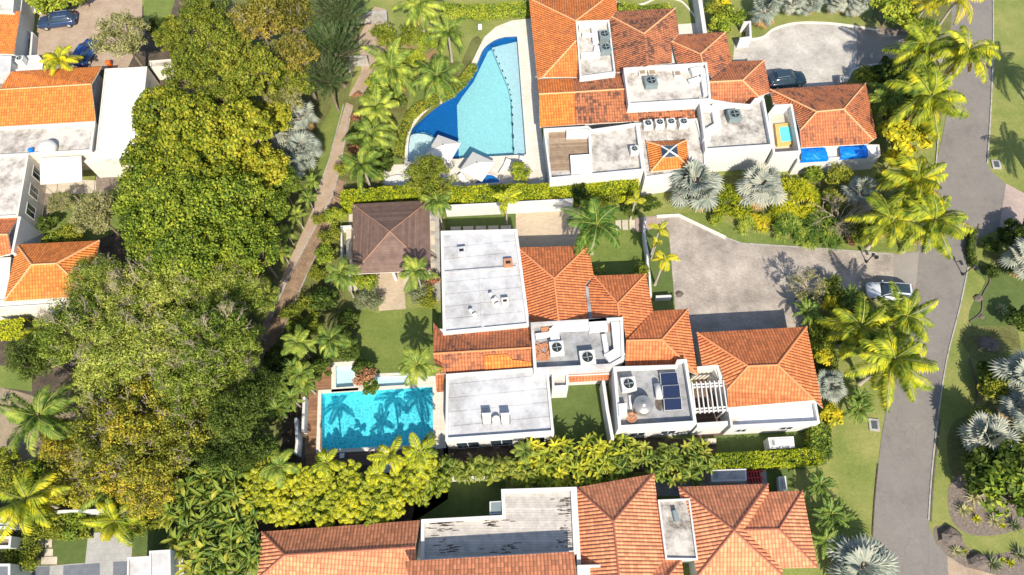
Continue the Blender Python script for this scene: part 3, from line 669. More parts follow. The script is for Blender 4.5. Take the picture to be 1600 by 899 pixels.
# ---------------- ground ----------------
def G(name, pts, mat, z, sm=0, closed=True, kind='structure'):
    q = smooth(pts, sm, True) if sm else pts
    mb = MB(); p = ccw(PP(q, z)); mb.face(p); o = mb.build(name, M[mat]); o['kind'] = kind; return o
def ribbon(name, pts, wd, z0, z1, mat, sm=0):
    q = smooth(pts, sm) if sm else pts; W = [v.xy for v in PP(q, z1)]; mb = MB(); Ls = []; Rs = []
    for i, c in enumerate(W):
        d = (W[min(i+1, len(W)-1)] - W[max(i-1, 0)]).normalized(); n = Vector((-d.y, d.x)) * wd / 2; Ls.append(c + n); Rs.append(c - n)
    for i in range(len(W) - 1):
        a, b, c, d = Rs[i], Rs[i+1], Ls[i+1], Ls[i]
        mb.face([(*a, z1), (*b, z1), (*c, z1), (*d, z1)]); mb.face([(*a, z0), (*b, z0), (*b, z1), (*a, z1)]); mb.face([(*c, z0), (*d, z0), (*d, z1), (*c, z1)])
    for i, f in ((0, 0), (len(W)-1, 1)):
        a, d = Rs[i], Ls[i]; mb.face([(*a, z0), (*d, z0), (*d, z1), (*a, z1)])
    return struct(mb.build(name, M[mat]))
POOL1 = [(502.5,615),(676,604.5),(677,694),(500,703.5)]
SHELF = [(586,589),(636,586),(637,605.8),(587,609)]
PC = [(808,57),(780,60),(757,75),(745,100),(728,125),(708,148),(690,160),(668,173),(652,190),(640,212),(637,253)]
POOL2 = smooth(PC, 4) + [(700,249),(716,249),(724,247.5),(822,242)]
SPA1 = [(522,571),(556,569),(556,607),(522,611)]
def hole_ground(name, mat, holes):
    """one sheet to the horizon, its near part cut round the pools"""
    bm_pts = []
    import mathutils
    outer = [Vector((x, y, 0)) for x, y in ((-900, -700), (900, -700), (900, 1100), (-900, 1100))]
    polys = [outer] + [list(reversed(ccw(h))) for h in holes]
    tri = mathutils.geometry.tessellate_polygon(polys); flatp = [p for q in polys for p in q]; mb = MB()
    mb.v = [(p.x, p.y, 0) for p in flatp]; mb.f = [tuple(t) for t in tri]
    mb.u = [(0, 0)] * (3 * len(tri)); mb.m = [0] * len(tri)
    o = bpy.data.objects.new(name, mb.mesh(name, M[mat])); col.objects.link(o); return struct(o)
def GH(name, pts, mat, z, holes):
    import mathutils
    polys = [ccw(PP(pts, z))] + [list(reversed(ccw([Vector((v.x, v.y, z)) for v in h]))) for h in holes]
    tri = mathutils.geometry.tessellate_polygon(polys); fp = [p for q in polys for p in q]; mb = MB()
    for t in tri:
        a, b, c = (fp[i] for i in t); mb.face([a, b, c] if (b-a).cross(c-a).z > 0 else [a, c, b])
    o = mb.build(name, M[mat]); return struct(o)
pw1 = ccw(PP(POOL1)); pw2 = ccw(PP(POOL2)); sh1 = ccw(PP(SHELF)); sp1 = ccw(PP([(525,573),(553,571),(553,604),(525,606)])); sp2 = None
hole_ground('ground', 'grass', [pw1, pw2, sh1, sp1])
def basin(label, w_, depth, floor, wall='poolfloor', name='pool_basin', cop=None, water='water', wz=-.12, extra=None):
    """sunk pool: walls, floor, coping and water surface"""
    c = sum(w_, Vector()) / len(w_); o = thing('swimming_pool' if depth > .8 else 'plunge_pool', label, 'pool', (c.x, c.y, 0)); mb = MB(); n = len(w_)
    for i in range(n):
        a, b = w_[i], w_[(i+1) % n]; mb.face([(b.x, b.y, -depth), (a.x, a.y, -depth), (a.x, a.y, .01), (b.x, b.y, .01)], 1)
    mb.face([(v.x, v.y, -depth) for v in w_], 0); mb.build('basin', [M[floor], M[wall]], o)
    if extra: extra(o)
    wb = MB(); wb.face([(v.x, v.y, wz) for v in w_]); wb.build('water_surface', M[water], o)
    if cop:
        q = inset(w_, -cop); cb = MB()
        for i in range(n):
            a, b, d, e = w_[i], w_[(i+1) % n], q[(i+1) % n], q[i]; z = .06
            cb.face([(e.x, e.y, z), (d.x, d.y, z), (b.x, b.y, z), (a.x, a.y, z)]); cb.face([(e.x, e.y, 0), (d.x, d.y, 0), (d.x, d.y, z), (e.x, e.y, z)]); cb.face([(b.x, b.y, -.1), (a.x, a.y, -.1), (a.x, a.y, z), (b.x, b.y, z)])
        cb.build('coping', M['travertine'], o)
    return o
def ex1(o):
    mb = MB()
    for k in range(4):
        x0 = 661 + k * 4; q = ccw(PP([(x0, 605.5), (677, 604.5), (677, 694), (x0 + .5, 695)])); mb.prism(q, -1.4, -.95 + .2 * k)
    mb.build('step', M['poolfloor'], o)
basin('rectangular turquoise swimming pool south of the lawn, crossed by palm shadows', pw1, 1.4, 'poolfloor', cop=.35, extra=ex1)
basin('shallow pale blue sun shelf joined to the rectangular pool, beside the pink leaved tree', sh1, .35, 'spafloor', 'spafloor', cop=None, water='water2', wz=-.08)
basin('small square raised spa of pale water at the corner of the rectangular pool', sp1, .5, 'spafloor', 'spafloor', cop=.45, water='water2', wz=-.06)
def ex2(o):
    Z = -.55
    mb = MB(); q = ccw(PP([(808,60),(768,70),(779,97),(793,130),(799,155),(801,190),(803,243),(822,242)], 0)); mb.prism(q, -1.25, Z); mb.build('sun_shelf', M['poolstep'], o)
    mb = MB(); q = ccw(PP(smooth([(637,252),(638,225),(642,208),(660,206),(676,212),(690,224),(700,249)], 4), 0)); mb.prism(q, -1.25, Z + .12); mb.build('entry_shelf', M['poolshelf'], o)
    mb = MB()
    q = smooth([(769,65),(757,76),(748,102),(731,127),(711,150),(693,162),(671,175),(655,191),(646,208)], 4) + [(662,207),(677,213),(690,224),(700,248),(717,248),(714,165),(722,152),(740,128),(752,103),(764,78),(769,72)]
    z = -1.235; mb.face(ccw(PP(q, z))); mb.build('blue_floor', M['poolblue'], o)
    mb = MB()
    for ln, zz in ((smooth([(768,70),(779,97),(793,130),(799,155),(801,190),(803,243)], 6), Z), (smooth([(642,208),(660,206),(676,212),(690,224),(700,249)], 6), Z + .12)):
        W = PP(ln, zz); 
        for i in range(0, len(W) - 1, 2):
            d = (W[i+1] - W[i]); e = d.normalized(); n = Vector((-e.y, e.x, 0)) * .08; a = W[i] + d*.2; b = W[i] + d*.8
            mb.face([a - n + Vector((0,0,.01)), b - n + Vector((0,0,.01)), b + n + Vector((0,0,.01)), a + n + Vector((0,0,.01))])
    mb.build('edge_marker', M['black'], o)
basin('free form swimming pool with cobalt edge band and pale turquoise floor beside north villa', pw2, 1.25, 'poolpale', 'poolblue', cop=.3, water='water2', extra=ex2)
G('forest_floor', [(150,100),(280,-60),(560,-60),(545,110),(500,300),(440,420),(400,560),(400,700),(260,905),(-60,905),(-60,500),(150,480)], 'bed', .006)
G('forest_margin', [(290,-60),(600,-60),(572,20),(545,150),(530,320),(520,400),(470,480),(430,560),(380,600),(380,300)], 'under', .008)
G('garden_bed', [(380,590),(410,530),(480,450),(530,400),(560,430),(585,440),(565,480),(550,560),(500,590),(495,620),(470,720),(380,740)], 'under', .012, 0)
G('side_strip', [(521,163),(543,165),(527,215),(507,280),(480,300),(470,255),(493,215)], 'lawn', .014)
G('sand_walk', [(545,150),(565,110),(560,60),(585,10),(603,15),(603,70),(590,108),(566,150)], 'sand', .018)
G('sand_walk', [(541,160),(552,165),(534,250),(522,300),(514,316),(482,375),(450,434),(413,522),(402,545),(398,536),(408,512),(444,425),(462,386),(491,322),(497,300),(514,250)], 'sand', .02)
G('brick_path', [(529,280),(541,284),(533,314),(481,425),(438,522),(405,585),(388,612),(376,603),(395,560),(413,522),(450,434),(482,375),(514,316),(522,300)], 'brickpath', .026)
ribbon('path_kerb', [(546,166),(534,250),(522,300),(514,316),(482,375),(450,434),(413,522)], .12, 0, .12, 'concrete')
ribbon('path_kerb', [(537,163),(514,250),(497,297)], .1, 0, .1, 'concrete')
ribbon('path_kerb', [(533,316),(481,425),(440,520)], .08, 0, .1, 'concrete')
G('pool_garden_lawn', smooth([(620,120),(660,80),(700,30),(740,14),(830,8),(830,-60),(560,-60),(580,30),(600,110)], 4, True), 'grass', .01)
G('palm_bed', [(547,150),(600,110),(640,110),(632,200),(628,250),(600,255),(600,290),(534,300),(528,250)], 'under', .012, 3)
G('hedge_bed', [(628,255),(622,215),(640,180),(690,140),(720,100),(738,60),(752,62),(745,100),(700,155),(645,200),(634,252)], 'under', .016, 2)
G('garden_lawn', [(632,256),(626,215),(648,170),(690,130),(716,92),(680,90),(660,120),(640,170),(606,208),(612,256)], 'lawn', .014, 3)
GH('pool_terrace', [(757,58),(775,42),(800,32),(831,29),(852,270),(853,300),(600,296),(600,258),(632,257),(633,212),(645,185),(663,166),(685,154),(702,142),(721,121),(738,96),(750,71)], 'travertine', .03, [pw2])
G('villa_lawn', [(548,480),(592,490),(600,484),(685,480),(690,585),(556,590),(545,540)], 'lawn', .01)
G('terrace_path', [(588,427),(630,425),(634,483),(592,486)], 'beigepave', .03)
G('pool_deck', [(494,573),(523,570),(523,612),(503,612),(503,724),(478,727),(480,600)], 'wooddeck', .035)
G('pool_deck', [(495,706),(680,697),(683,715),(495,735)], 'darkdeck', .034)
GH('pool_terrace', [(520,567),(562,565),(563,600),(580,598),(581,584),(640,582),(694,590),(697,700),(678,702),(497,712),(500,610),(520,608)], 'travertine', .028, [pw1, sh1, sp1])
G('shade_bed', [(440,640),(478,620),(476,730),(440,730)], 'bed', .02)
G('passage', [(672,330),(688,330),(688,470),(676,470)], 'concrete', .02)
G('courtyard_lawn', [(696,332),(806,328),(806,362),(696,362)], 'turf', .018)
for i in range(5):
    x = 704 + i * 19.6; G('stepping_stone', [(x, 354.5 - i*.5), (x + 16, 354 - i*.5), (x + 16, 361 - i*.5), (x, 361.5 - i*.5)], 'stoneslab', .05)
for i in range(4): G('stepping_stone', [(672, 345 + i*22), (679, 345 + i*22), (680, 361 + i*22), (672.5, 361 + i*22)], 'stoneslab', .05)
G('courtyard_paving', [(806,330),(893,325),(906,324),(905,420),(806,420)], 'beigepave', .03)
G('side_lawn', [(893,295),(1010,285),(1020,350),(1012,440),(905,440),(906,330)], 'grass', .01)
G('side_lawn', [(905,330),(1004,340),(1006,430),(905,432)], 'lawn', .014, 3)
for i, q in enumerate([(961.5,344.5,970,360),(972,344,981,359.5),(983,344,992,359)]): G('stepping_stone', [(q[0],q[1]),(q[2],q[1]-.5),(q[2]+.6,q[3]),(q[0]+.8,q[3])], 'stoneslab', .05)
G('entry_paving', [(992.5,340.5),(1006,339.5),(1030,337),(1034,352),(1006,362),(993.5,363)], 'pinkpave', .04)
G('planting_strip', [(1008,355),(1040,352),(1050,400),(1054,470),(1020,470),(1012,400)], 'turf', .016)
G('front_garden', [(1003,300),(1246,262),(1380,268),(1440,330),(1432,392),(1397,398),(1158,380),(1135,372),(1060,334),(1010,337)], 'grass', .008)
G('front_bed', [(1080,325),(1180,345),(1260,375),(1365,385),(1380,330),(1360,280),(1200,275),(1090,280)], 'under', .013, 4)
G('lawn_edge', [(1060,334),(1135,372),(1158,380),(1250,388),(1330,395),(1420,392),(1400,380),(1300,380),(1220,372),(1160,360),(1090,330)], 'lawn', .017)
G('driveway', [(1028,338),(1060,336),(1135,372),(1158,380),(1397,398),(1397,470),(1250,455),(1262,520),(1262,560),(1060,560),(1054,470),(1045,360)], 'pavers', .024)
ribbon('driveway_kerb', [(1026,338),(1060,336),(1098,354),(1134,371)], .35, 0, .16, 'cream')
ribbon('driveway_kerb', [(1134,371),(1158,380),(1280,388),(1397,397)], .12, 0, .05, 'concrete')
G('east_verge', [(1560,-60),(1900,-60),(1900,900),(1482,868),(1451,820),(1470,660),(1500,480),(1520,390),(1556,277),(1546,200)], 'grass', .006)
G('planted_island', [(1232,470),(1245,452),(1270,450),(1330,470),(1400,475),(1405,540),(1370,700),(1290,720),(1270,600),(1262,500)], 'grass', .012)
G('planted_island', [(1235,468),(1245,452),(1300,452),(1380,480),(1400,520),(1370,560),(1310,520),(1270,600),(1262,500)], 'under', .016, 3)
RL = [(1487,-60),(1487,0),(1484,80),(1478,180),(1464,250),(1440,330),(1436,370),(1433,395),(1428,440),(1405,540),(1385,640),(1373,720),(1362,860),(1358,960)]
RR = [(1552,-60),(1552,0),(1552,80),(1548,180),(1543,255),(1530,350),(1516,400),(1500,480),(1480,560),(1466,650),(1456,740),(1451,820),(1462,860),(1462,960)]
G('road', smooth(RL, 4) + smooth(RR, 4)[::-1], 'asphalt', .03)
G('side_road', [(1543,255),(1549,268),(1572,288),(1562,358),(1530,372),(1518,394),(1515,330)], 'asphalt', .034)
G('side_driveway', [(1572,287),(1600,302),(1700,330),(1700,370),(1600,362),(1561,359)], 'pinkpave', .038)
G('driveway_apron', [(1397,398),(1436,393),(1432,440),(1420,480),(1395,474)], 'apron', .034)
G('side_driveway', [(1451,820),(1463,850),(1480,868),(1484,900),(1484,960),(1450,960)], 'asphalt', .038)
G('side_driveway', [(1480,868),(1508,886),(1560,899),(1620,960),(1484,960)], 'sand', .042)
ribbon('road_kerb', RR[:5], .14, 0, .11, 'concrete', 4); ribbon('road_kerb', [(1517,397),(1500,480),(1480,560),(1466,650),(1456,740),(1451,812)], .12, 0, .09, 'concrete', 4)
ribbon('road_kerb', [(1372,725),(1366,790),(1362,870),(1359,950)], .1, 0, .08, 'bed', 3)
ribbon('road_kerb', [(1466,215),(1462,262),(1455,292)], .14, 0, .11, 'concrete', 3)
G('north_driveway', [(1148,62),(1158,61),(1192,58),(1208,46),(1232,38),(1260,35.6),(1300,37),(1339,42),(1338,104),(1328,112),(1324,128),(1254,145),(1200,150),(1144,110)], 'whitepave', .024)
G('north_driveway', [(1339,42),(1370,47),(1400,55),(1487,52),(1484,98),(1400,100),(1376,101),(1338,104)], 'apron', .026)
ribbon('driveway_kerb', smooth([(1163,63),(1192,58),(1208,46),(1232,38),(1260,35),(1300,36.5),(1340,41.5),(1372,47)], 4), .3, 0, .1, 'cream')
ribbon('driveway_kerb', smooth([(1376,100),(1350,103),(1332,110),(1326,124)], 4), .25, 0, .1, 'cream')
ribbon('garden_edging', smooth([(962,3),(1000,7),(1030,-4),(1060,0),(1075,12),(1092,34)], 5), .2, 0, .12, 'cream')
G('north_terrace', [(1060,38),(1094,36),(1098,55),(1050,60)], 'travertine', .03)
G('north_east_bed', [(1365,0),(1487,0),(1484,50),(1400,50),(1372,42),(1362,30)], 'under', .014)
G('north_east_bed', [(1376,102),(1484,100),(1466,215),(1400,200),(1372,160)], 'under', .013)
G('west_driveway', [(50,88),(55,70),(62,24),(90,22),(120,12),(140,0),(140,-60),(222,-60),(222,30),(230,45),(200,105),(60,120),(48,110)], 'sand', .02)
G('west_lawn', [(223,-60),(290,-60),(265,30),(225,32)], 'lawn', .012)
G('west_bed', [(40,-60),(138,-60),(135,0),(110,12),(62,24),(48,10)], 'bed', .014)
G('west_court_lawn', [(80,302),(120,305),(187,295),(190,360),(60,390),(60,350)], 'lawn', .012, 3)
G('west_terrace', [(60,280),(150,282),(150,302),(84,304),(60,300)], 'stoneslab', .025)
G('west_gravel', [(150,252),(205,252),(198,330),(187,325),(185,296),(150,300)], 'gravel', .02)
G('west_gravel', [(60,290),(84,300),(84,330),(66,350),(58,340)], 'gravel', .02)
G('south_west_path', smooth([(-60,600),(10,608),(60,622),(130,650),(150,680),(110,712),(60,728),(20,715),(-60,710)], 3, True), 'dirt', .02)
G('south_west_lawn', [(-60,560),(50,580),(50,612),(-60,598)], 'lawn', .016)
G('south_west_garden', [(-60,730),(140,760),(270,800),(290,960),(-60,960)], 'under', .016)
G('south_west_lawn', [(84,843),(137,839),(134,879),(80,882)], 'turf', .022); G('south_west_lawn', [(207,828),(232,826),(268,830),(270,866),(206,866)], 'turf', .022)
G('south_west_terrace', [(138,832),(207,834),(206,866),(200,900),(200,960),(15,960),(20,886),(80,884),(133,880)], 'greytile', .024)
for q in ([(20,887),(78,885),(77,900),(77,960),(18,960)], [(99,884),(156,880),(155,960),(97,960)], [(177,878),(199,877),(198,960),(175,960)]): G('dark_paving', q, 'bluetile', .03)
for q in ((34,844,45,857),(46.5,843.5,57,857),(58.5,843,69,856),(70.5,842.5,81.5,855.5),(69,857.5,83,869),(64.5,870,89.5,882)): G('stepping_stone', [(q[0],q[1]),(q[2],q[1]),(q[2]-.4,q[3]),(q[0]-.4,q[3])], 'stoneslab', .06)
G('south_garden', [(1095,680),(1275,672),(1292,725),(1260,735),(1110,720)], 'turf', .012)
G('south_garden', [(690,690),(960,680),(1120,690),(1120,735),(700,745)], 'bed', .014)
G('south_garden', [(655,755),(790,745),(790,810),(640,830)], 'turf', .014)
G('south_yard', [(1060,735),(1196,728),(1200,765),(1060,775),(1025,775),(1020,735)], 'concrete', .02)
G('south_yard', [(1196,728),(1240,728),(1242,775),(1200,775)], 'turf', .018)
G('south_hedge_bed', [(395,715),(700,700),(700,780),(640,820),(420,850),(380,840)], 'bed', .014)
G('island_lawn', [(1524,420),(1600,400),(1660,420),(1640,500),(1586,512),(1520,512),(1517,480),(1540,440)], 'turf', .018, 3)
G('island_bed', [(1500,515),(1560,510),(1590,515),(1592,570),(1560,572),(1520,560)], 'under', .02, 3)
G('island_bed', [(1490,660),(1530,640),(1660,560),(1660,780),(1560,790),(1495,760),(1480,700)], 'under', .016, 3)
G('gravel_bed', [(1488,752),(1482,790),(1492,820),(1518,836),(1560,836),(1600,826),(1660,820),(1660,730),(1540,730)], 'gravel', .024, 4)
G('gravel_bed', [(1460,826),(1472,822),(1490,826),(1504,842),(1512,856),(1540,868),(1580,862),(1650,850),(1650,930),(1560,900),(1510,888),(1482,868),(1463,848)], 'gravel', .026, 3)

G('stone_border', [(1366,42),(1385,44),(1432,50),(1436,57),(1400,54),(1368,50)], 'gravel', .03)
# ---------------- small builders ----------------
def ac(px, py, z, s=1.0, mat='acwhite', rz=.05, label='', group=None):
    c = P(px, py, z); o = thing('air_conditioner', label, 'air conditioner', (c.x, c.y, z), group); mb = MB(); mb.box(c, s, s * .95, z + .08, z + .85, rz)
    mb.box(c, s * .9, s * .85, z, z + .08, rz); mb.build('cabinet', M[mat], o)
    g = MB(); g.lathe((c.x, c.y, z + .85), [(s * .40, 0), (s * .40, .05), (s * .36, .06), (s * .36, .02)], 20); g.build('fan_ring', M[mat], o)
    f = MB(); f.lathe((c.x, c.y, z + .915), [(s * .35, 0), (.01, .004)], 18)
    f.build('fan_well', M['black'], o)
    h = MB()
    for k in range(4):
        a = k * 1.571; d = Vector((math.cos(a), math.sin(a), 0)); n = Vector((-d.y, d.x, 0)); q = Vector((c.x, c.y, z + .93)); h.face([q + d*.06, q + d*s*.3 - n*.04, q + d*s*.3 + n*.09 + Vector((0,0,.03)), q + d*.06 + n*.08])
    h.lathe((c.x, c.y, z + .925), [(.08, 0), (.06, .05)], 10); h.build('fan', M['acgrey'], o); return o
def pipe(parent, pts, z, wd, ht, mat='duct', name='duct'):
    W = PP(pts, z); mb = MB()
    for i in range(len(W) - 1):
        a, b = W[i], W[i+1]; d = (b-a).xy.normalized(); n = Vector((-d.y, d.x, 0)) * wd / 2; e = Vector((d.x, d.y, 0)) * wd * .4; mb.prism([a - n - e, b - n + e, b + n + e, a + n - e], z + .05, z + ht + .004 * i)
    return mb.build(name, M[mat], parent)
def boxpart(parent, name, poly, z0, z1, mat, h=None):
    mb = MB(); mb.prism(PP(poly, z1 if h is None else h), z0, z1, 0, True, True); return mb.build(name, M[mat], parent)
def solid(name, label, cat, poly, z0, z1, mat, group=None):
    c = P(*poly[0], z1); mb = MB(); mb.prism(PP(poly, z1), z0, z1, 0, True, True); o = mb.build(name, M[mat]); return tag(o, label, cat, group)
def vent(parent, px, py, z, s=.5, h=.7, mat='whiteroof', top='black'):
    c = P(px, py, z + h); mb = MB(); mb.box(c, s, s, z, z + h, .05); v = mb.build('chimney', M[mat], parent); t = MB(); t.box(c, s * .55, s * .35, z + h, z + h + .03, .05); t.build('opening', M[top], v)
# ================= central villa =================
H1 = house('central_villa', 'white villa with terracotta and flat roofs between rectangular pool and large paved driveway', 'house', 860, 560)
pA = flatroof(H1, [(688.5,361),(808,358),(828,509),(692,522)], 3.7, .22, .3, 'whiteroof', 'white')
boxpart(H1, 'roof_step', [(690,424),(806,415.5),(806,418),(690,426.5)], 3.4, 3.66, 'whiteroof'); boxpart(H1, 'roof_seam', [(748,420),(753,419.6),(757,513),(752,514)], 3.4, 3.62, 'whiteroof')
vent(H1, 721, 391, 3.5, .85, .6); vent(H1, 789, 470, 3.5, .7, .6, 'cream'); vent(H1, 794, 410, 3.5, .9, .5, 'terracotta')
for x, y in ((767,464),(736,489),(771,473)):
    mb = MB(); c = P(x, y, 3.5); mb.lathe(c, [(.12, 0), (.12, .45), (.2, .5), (.2, .62)], 10); mb.box((c.x + .35, c.y - .3), .45, .3, 3.5, 3.75, .5); mb.build('vent_pipe', M['acwhite'], H1)
e, r1 = 3.2, 4.7
B = dict(nw=(809,387,e), ne=(919,384,e), ap=(866,435.5,r1), rs=(872.5,501,r1), sw=(828,507,e), sw0=(816,401,e), v=(928,431,e), v2=(914,446,3.6), v3=(919,499,3.6))
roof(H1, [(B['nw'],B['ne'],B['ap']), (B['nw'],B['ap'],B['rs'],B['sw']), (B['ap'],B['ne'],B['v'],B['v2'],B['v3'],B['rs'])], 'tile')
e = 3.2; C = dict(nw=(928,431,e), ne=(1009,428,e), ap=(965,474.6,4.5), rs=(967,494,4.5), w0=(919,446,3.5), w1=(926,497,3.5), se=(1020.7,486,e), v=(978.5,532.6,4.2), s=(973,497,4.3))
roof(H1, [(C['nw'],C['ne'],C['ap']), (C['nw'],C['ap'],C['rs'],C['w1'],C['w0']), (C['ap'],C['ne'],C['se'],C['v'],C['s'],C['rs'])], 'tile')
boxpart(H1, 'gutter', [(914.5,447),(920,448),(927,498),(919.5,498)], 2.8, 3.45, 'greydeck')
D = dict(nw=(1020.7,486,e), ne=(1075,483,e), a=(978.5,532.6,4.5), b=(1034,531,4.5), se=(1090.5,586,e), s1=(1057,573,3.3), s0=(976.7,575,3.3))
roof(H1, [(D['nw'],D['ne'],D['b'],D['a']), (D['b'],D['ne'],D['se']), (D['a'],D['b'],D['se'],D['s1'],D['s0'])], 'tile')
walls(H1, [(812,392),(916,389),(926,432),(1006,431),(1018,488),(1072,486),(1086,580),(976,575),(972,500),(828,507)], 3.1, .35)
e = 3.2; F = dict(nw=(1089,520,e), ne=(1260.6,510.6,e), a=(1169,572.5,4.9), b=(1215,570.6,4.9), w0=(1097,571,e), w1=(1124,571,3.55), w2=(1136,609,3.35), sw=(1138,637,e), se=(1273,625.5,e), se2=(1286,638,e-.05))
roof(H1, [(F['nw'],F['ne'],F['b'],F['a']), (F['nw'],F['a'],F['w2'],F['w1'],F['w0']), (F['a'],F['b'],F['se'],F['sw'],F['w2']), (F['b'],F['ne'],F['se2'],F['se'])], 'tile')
pF, q = walls(H1, [(1091,524),(1258,514),(1278,634),(1138,637),(1110,575),(1097,572)], 3.1, .3)
pG = flatroof(H1, [(1137,636),(1275,625.5),(1281.5,661),(1142,668)], 3.0, .45, .22, 'brightroof', 'white')
pD = flatroof(H1, [(829,504),(973.5,495.5),(976,561),(955,573),(834,579.5)], 4.7, .75, .3, 'greydeck', 'paleroof')
pH = flatroof(H1, [(958,573),(1055,570),(1058,562),(1073,561),(1089,662),(966,669.7)], 4.4, .6, .28, 'greydeck', 'white')
pJ = flatroof(H1, [(697,584.5),(834,574.7),(857,582),(866,676.5),(695.7,688.5)], 3.7, .3, .25, 'whiteroof', 'white')
N_ = dict(nw=(677,504,3.2), nw1=(692,522,3.2), ne=(830,511,3.2), a=(677,553,4.1), b=(831,543.6,4.1), se=(833,574,3.3), sw=(681,585,3.3), p0=(755.7,554,3.99), p1=(757,578.4,3.3))
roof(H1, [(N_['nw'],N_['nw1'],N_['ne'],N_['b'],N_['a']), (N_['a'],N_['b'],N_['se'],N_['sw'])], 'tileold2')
boxpart(H1, 'roof_strip', [(680,583),(694,582),(692,610),(682,611)], 2.6, 3.1, 'tileold2')
walls(H1, [(679,508),(830,515),(833,573),(683,582)], 3.1, .35)
# newer tiles laid on the south slope
mb = MB(); q = [(756,556,4.02),(792,553.5,4.02),(800,562,3.8),(832,566,3.6),(832,574,3.37),(757.5,579,3.37)]; mb.tile(PP(q)); mb.build('tile_patch', M['tilenew'], H1)
flatroof(H1, [(862,583.5),(888,582),(888,605),(863,606)], 3.5, .35, .2, 'oldroof', 'white')
mb = MB(); mb.tile(PP([(888,583,3.1),(952,579.5,3.1),(952,594,2.7),(889,598,2.7)])); mb.build('roof_strip', M['tileold2'], H1); boxpart(H1, 'wall', [(888,578),(953,574),(953,585),(888,588)], 0, 3.0, 'white')
G('courtyard_lawn', [(858,590),(948,588),(950,696),(860,700)], 'turf', .03)
# pergola and service yard
boxpart(H1, 'wall', [(1089,573),(1123,570.5),(1123.5,575),(1089.5,577.5)], 0, 3.3, 'cream')
boxpart(H1, 'wall', [(1119,571),(1124,570.5),(1130,597),(1125,597.5)], 0, 3.25, 'cream')
boxpart(H1, 'wall', [(1089,661),(1137,658),(1137.5,664.5),(1089,667.5)], 0, 3.2, 'white')
G('service_yard', [(1085,580),(1130,575),(1140,680),(1085,684)], 'darkdeck', .035)  # pergola shade put into this floor's dark colour
pr = thing('pergola', 'white slatted pergola over the service yard between the solar panel roof and the garage roof', 'pergola', P(1110, 622))
W = PP([(1081,597.5),(1129.7,594.5),(1136.5,643.5),(1087,647)], 3.35)
def lerp2(u, v): return W[0].lerp(W[1], u).lerp(W[3].lerp(W[2], u), v)
mb = MB()
for v in (.07, .16, .84, .93):
    a, b = lerp2(-.02, v), lerp2(1.02, v); mb.prism([a + Vector((0,-.07,0)), b + Vector((0,-.07,0)), b + Vector((0,.07,0)), a + Vector((0,.07,0))], 3.12, 3.3, 0, True, True)
mb.build('cross_beam', M['white'], pr); mb = MB()
for k in range(8):
    a, b = lerp2(k / 7, 0), lerp2(k / 7, 1); mb.prism([a + Vector((-.06,0,0)), b + Vector((-.06,0,0)), b + Vector((.06,0,0)), a + Vector((.06,0,0))], 3.3, 3.42, 0, True, True)
mb.build('slat', M['white'], pr)
for u, v in ((.02,.1),(.98,.1),(.02,.9),(.98,.9)):
    mb = MB(); c = lerp2(u, v); mb.box(c, .16, .16, 0, 3.12); mb.build('post', M['white'], pr)
for p_, sp in ((pJ, [(0,.12,.3),(0,.45,.62)]),):
    pass
for pl, i, t0, t1, z0, z1 in ((pJ,0,.08,.3,.1,2.5),(pJ,0,.4,.62,.1,2.5),(pJ,0,.72,.92,.1,2.5),(pG,0,.1,.22,1.,2.2),(pG,0,.6,.75,1.,2.2),(pH,0,.2,.4,1.,2.4),(pH,0,.6,.8,1.,2.4),(pA,3,.1,.35,.1,2.6),(pA,3,.45,.7,.1,2.6)):
    # find the edge by outward direction: 0 south, 3 west
    best = None
    for j in range(len(pl)):
        a, b = pl[j], pl[(j+1) % len(pl)]; n = Vector(((b-a).y, -(b-a).x)).normalized(); sc_ = (-n.y if i == 0 else -n.x) * (b-a).length
        if best is None or sc_ > best[0]: best = (sc_, a, b)
    window(H1, best[1], best[2], z0, z1, t0, t1)
for j in range(2): window(H1, P(1091,524,3.1), P(1258,514,3.1), .0, 2.4, .12 + .42*j, .42 + .42*j, 'garage_door', 'wood')
# equipment on the middle deck
ac(869.5, 548, 3.95, 1.35, 'acwhite', .05, 'pale air conditioner beside loose orange tiles on the middle roof deck')
ac(917, 563, 3.95, 1.45, 'acwhite', .05, 'wide white air conditioner at the south wall of the middle roof deck')
duc = thing('air_duct', 'white wrapped air duct running round the middle roof deck', 'duct', P(900, 530, 3.95))
duc.location.z = 3.95
pipe(duc, [(868,541),(866,521),(872,513),(925,511)], 3.95, .9, .55); pipe(duc, [(927,512),(940,511)], 3.95, 1.2, .75, name='plenum'); pipe(duc, [(962,512),(966,553),(952,561)], 3.95, .95, .6); pipe(duc, [(943,528),(948,558),(960,560)], 3.95, .45, .5); pipe(duc, [(840,527),(862,524)], 3.95, .5, .4)
for k, (x, y, sx, sy, lb_) in enumerate(((852,515.5,.8,.5,'west'),(945,512,.75,.8,'east'))):
    c = P(x, y, 4.2); mb = MB(); mb.box(c, sx, sy, 3.95, 4.25, .05); o = mb.build('roof_hatch', M['terracotta']); tag(o, 'small terracotta tiled cap at the %s end of the long air duct' % lb_, 'roof cap')
rg = random.Random(5); mb = MB()
for k in range(46):
    c = P(rg.uniform(838,857), rg.uniform(536,562), 4.05); mb.box(c, .45, .22, 3.97 + .004*k, 4.0 + .0042*k + rg.uniform(0,.06), rg.uniform(0, 3))
tag(mb.build('roof_tile_pile', M['terracotta']), 'heap of loose orange roof tiles beside the pale air conditioner', 'tile pile')
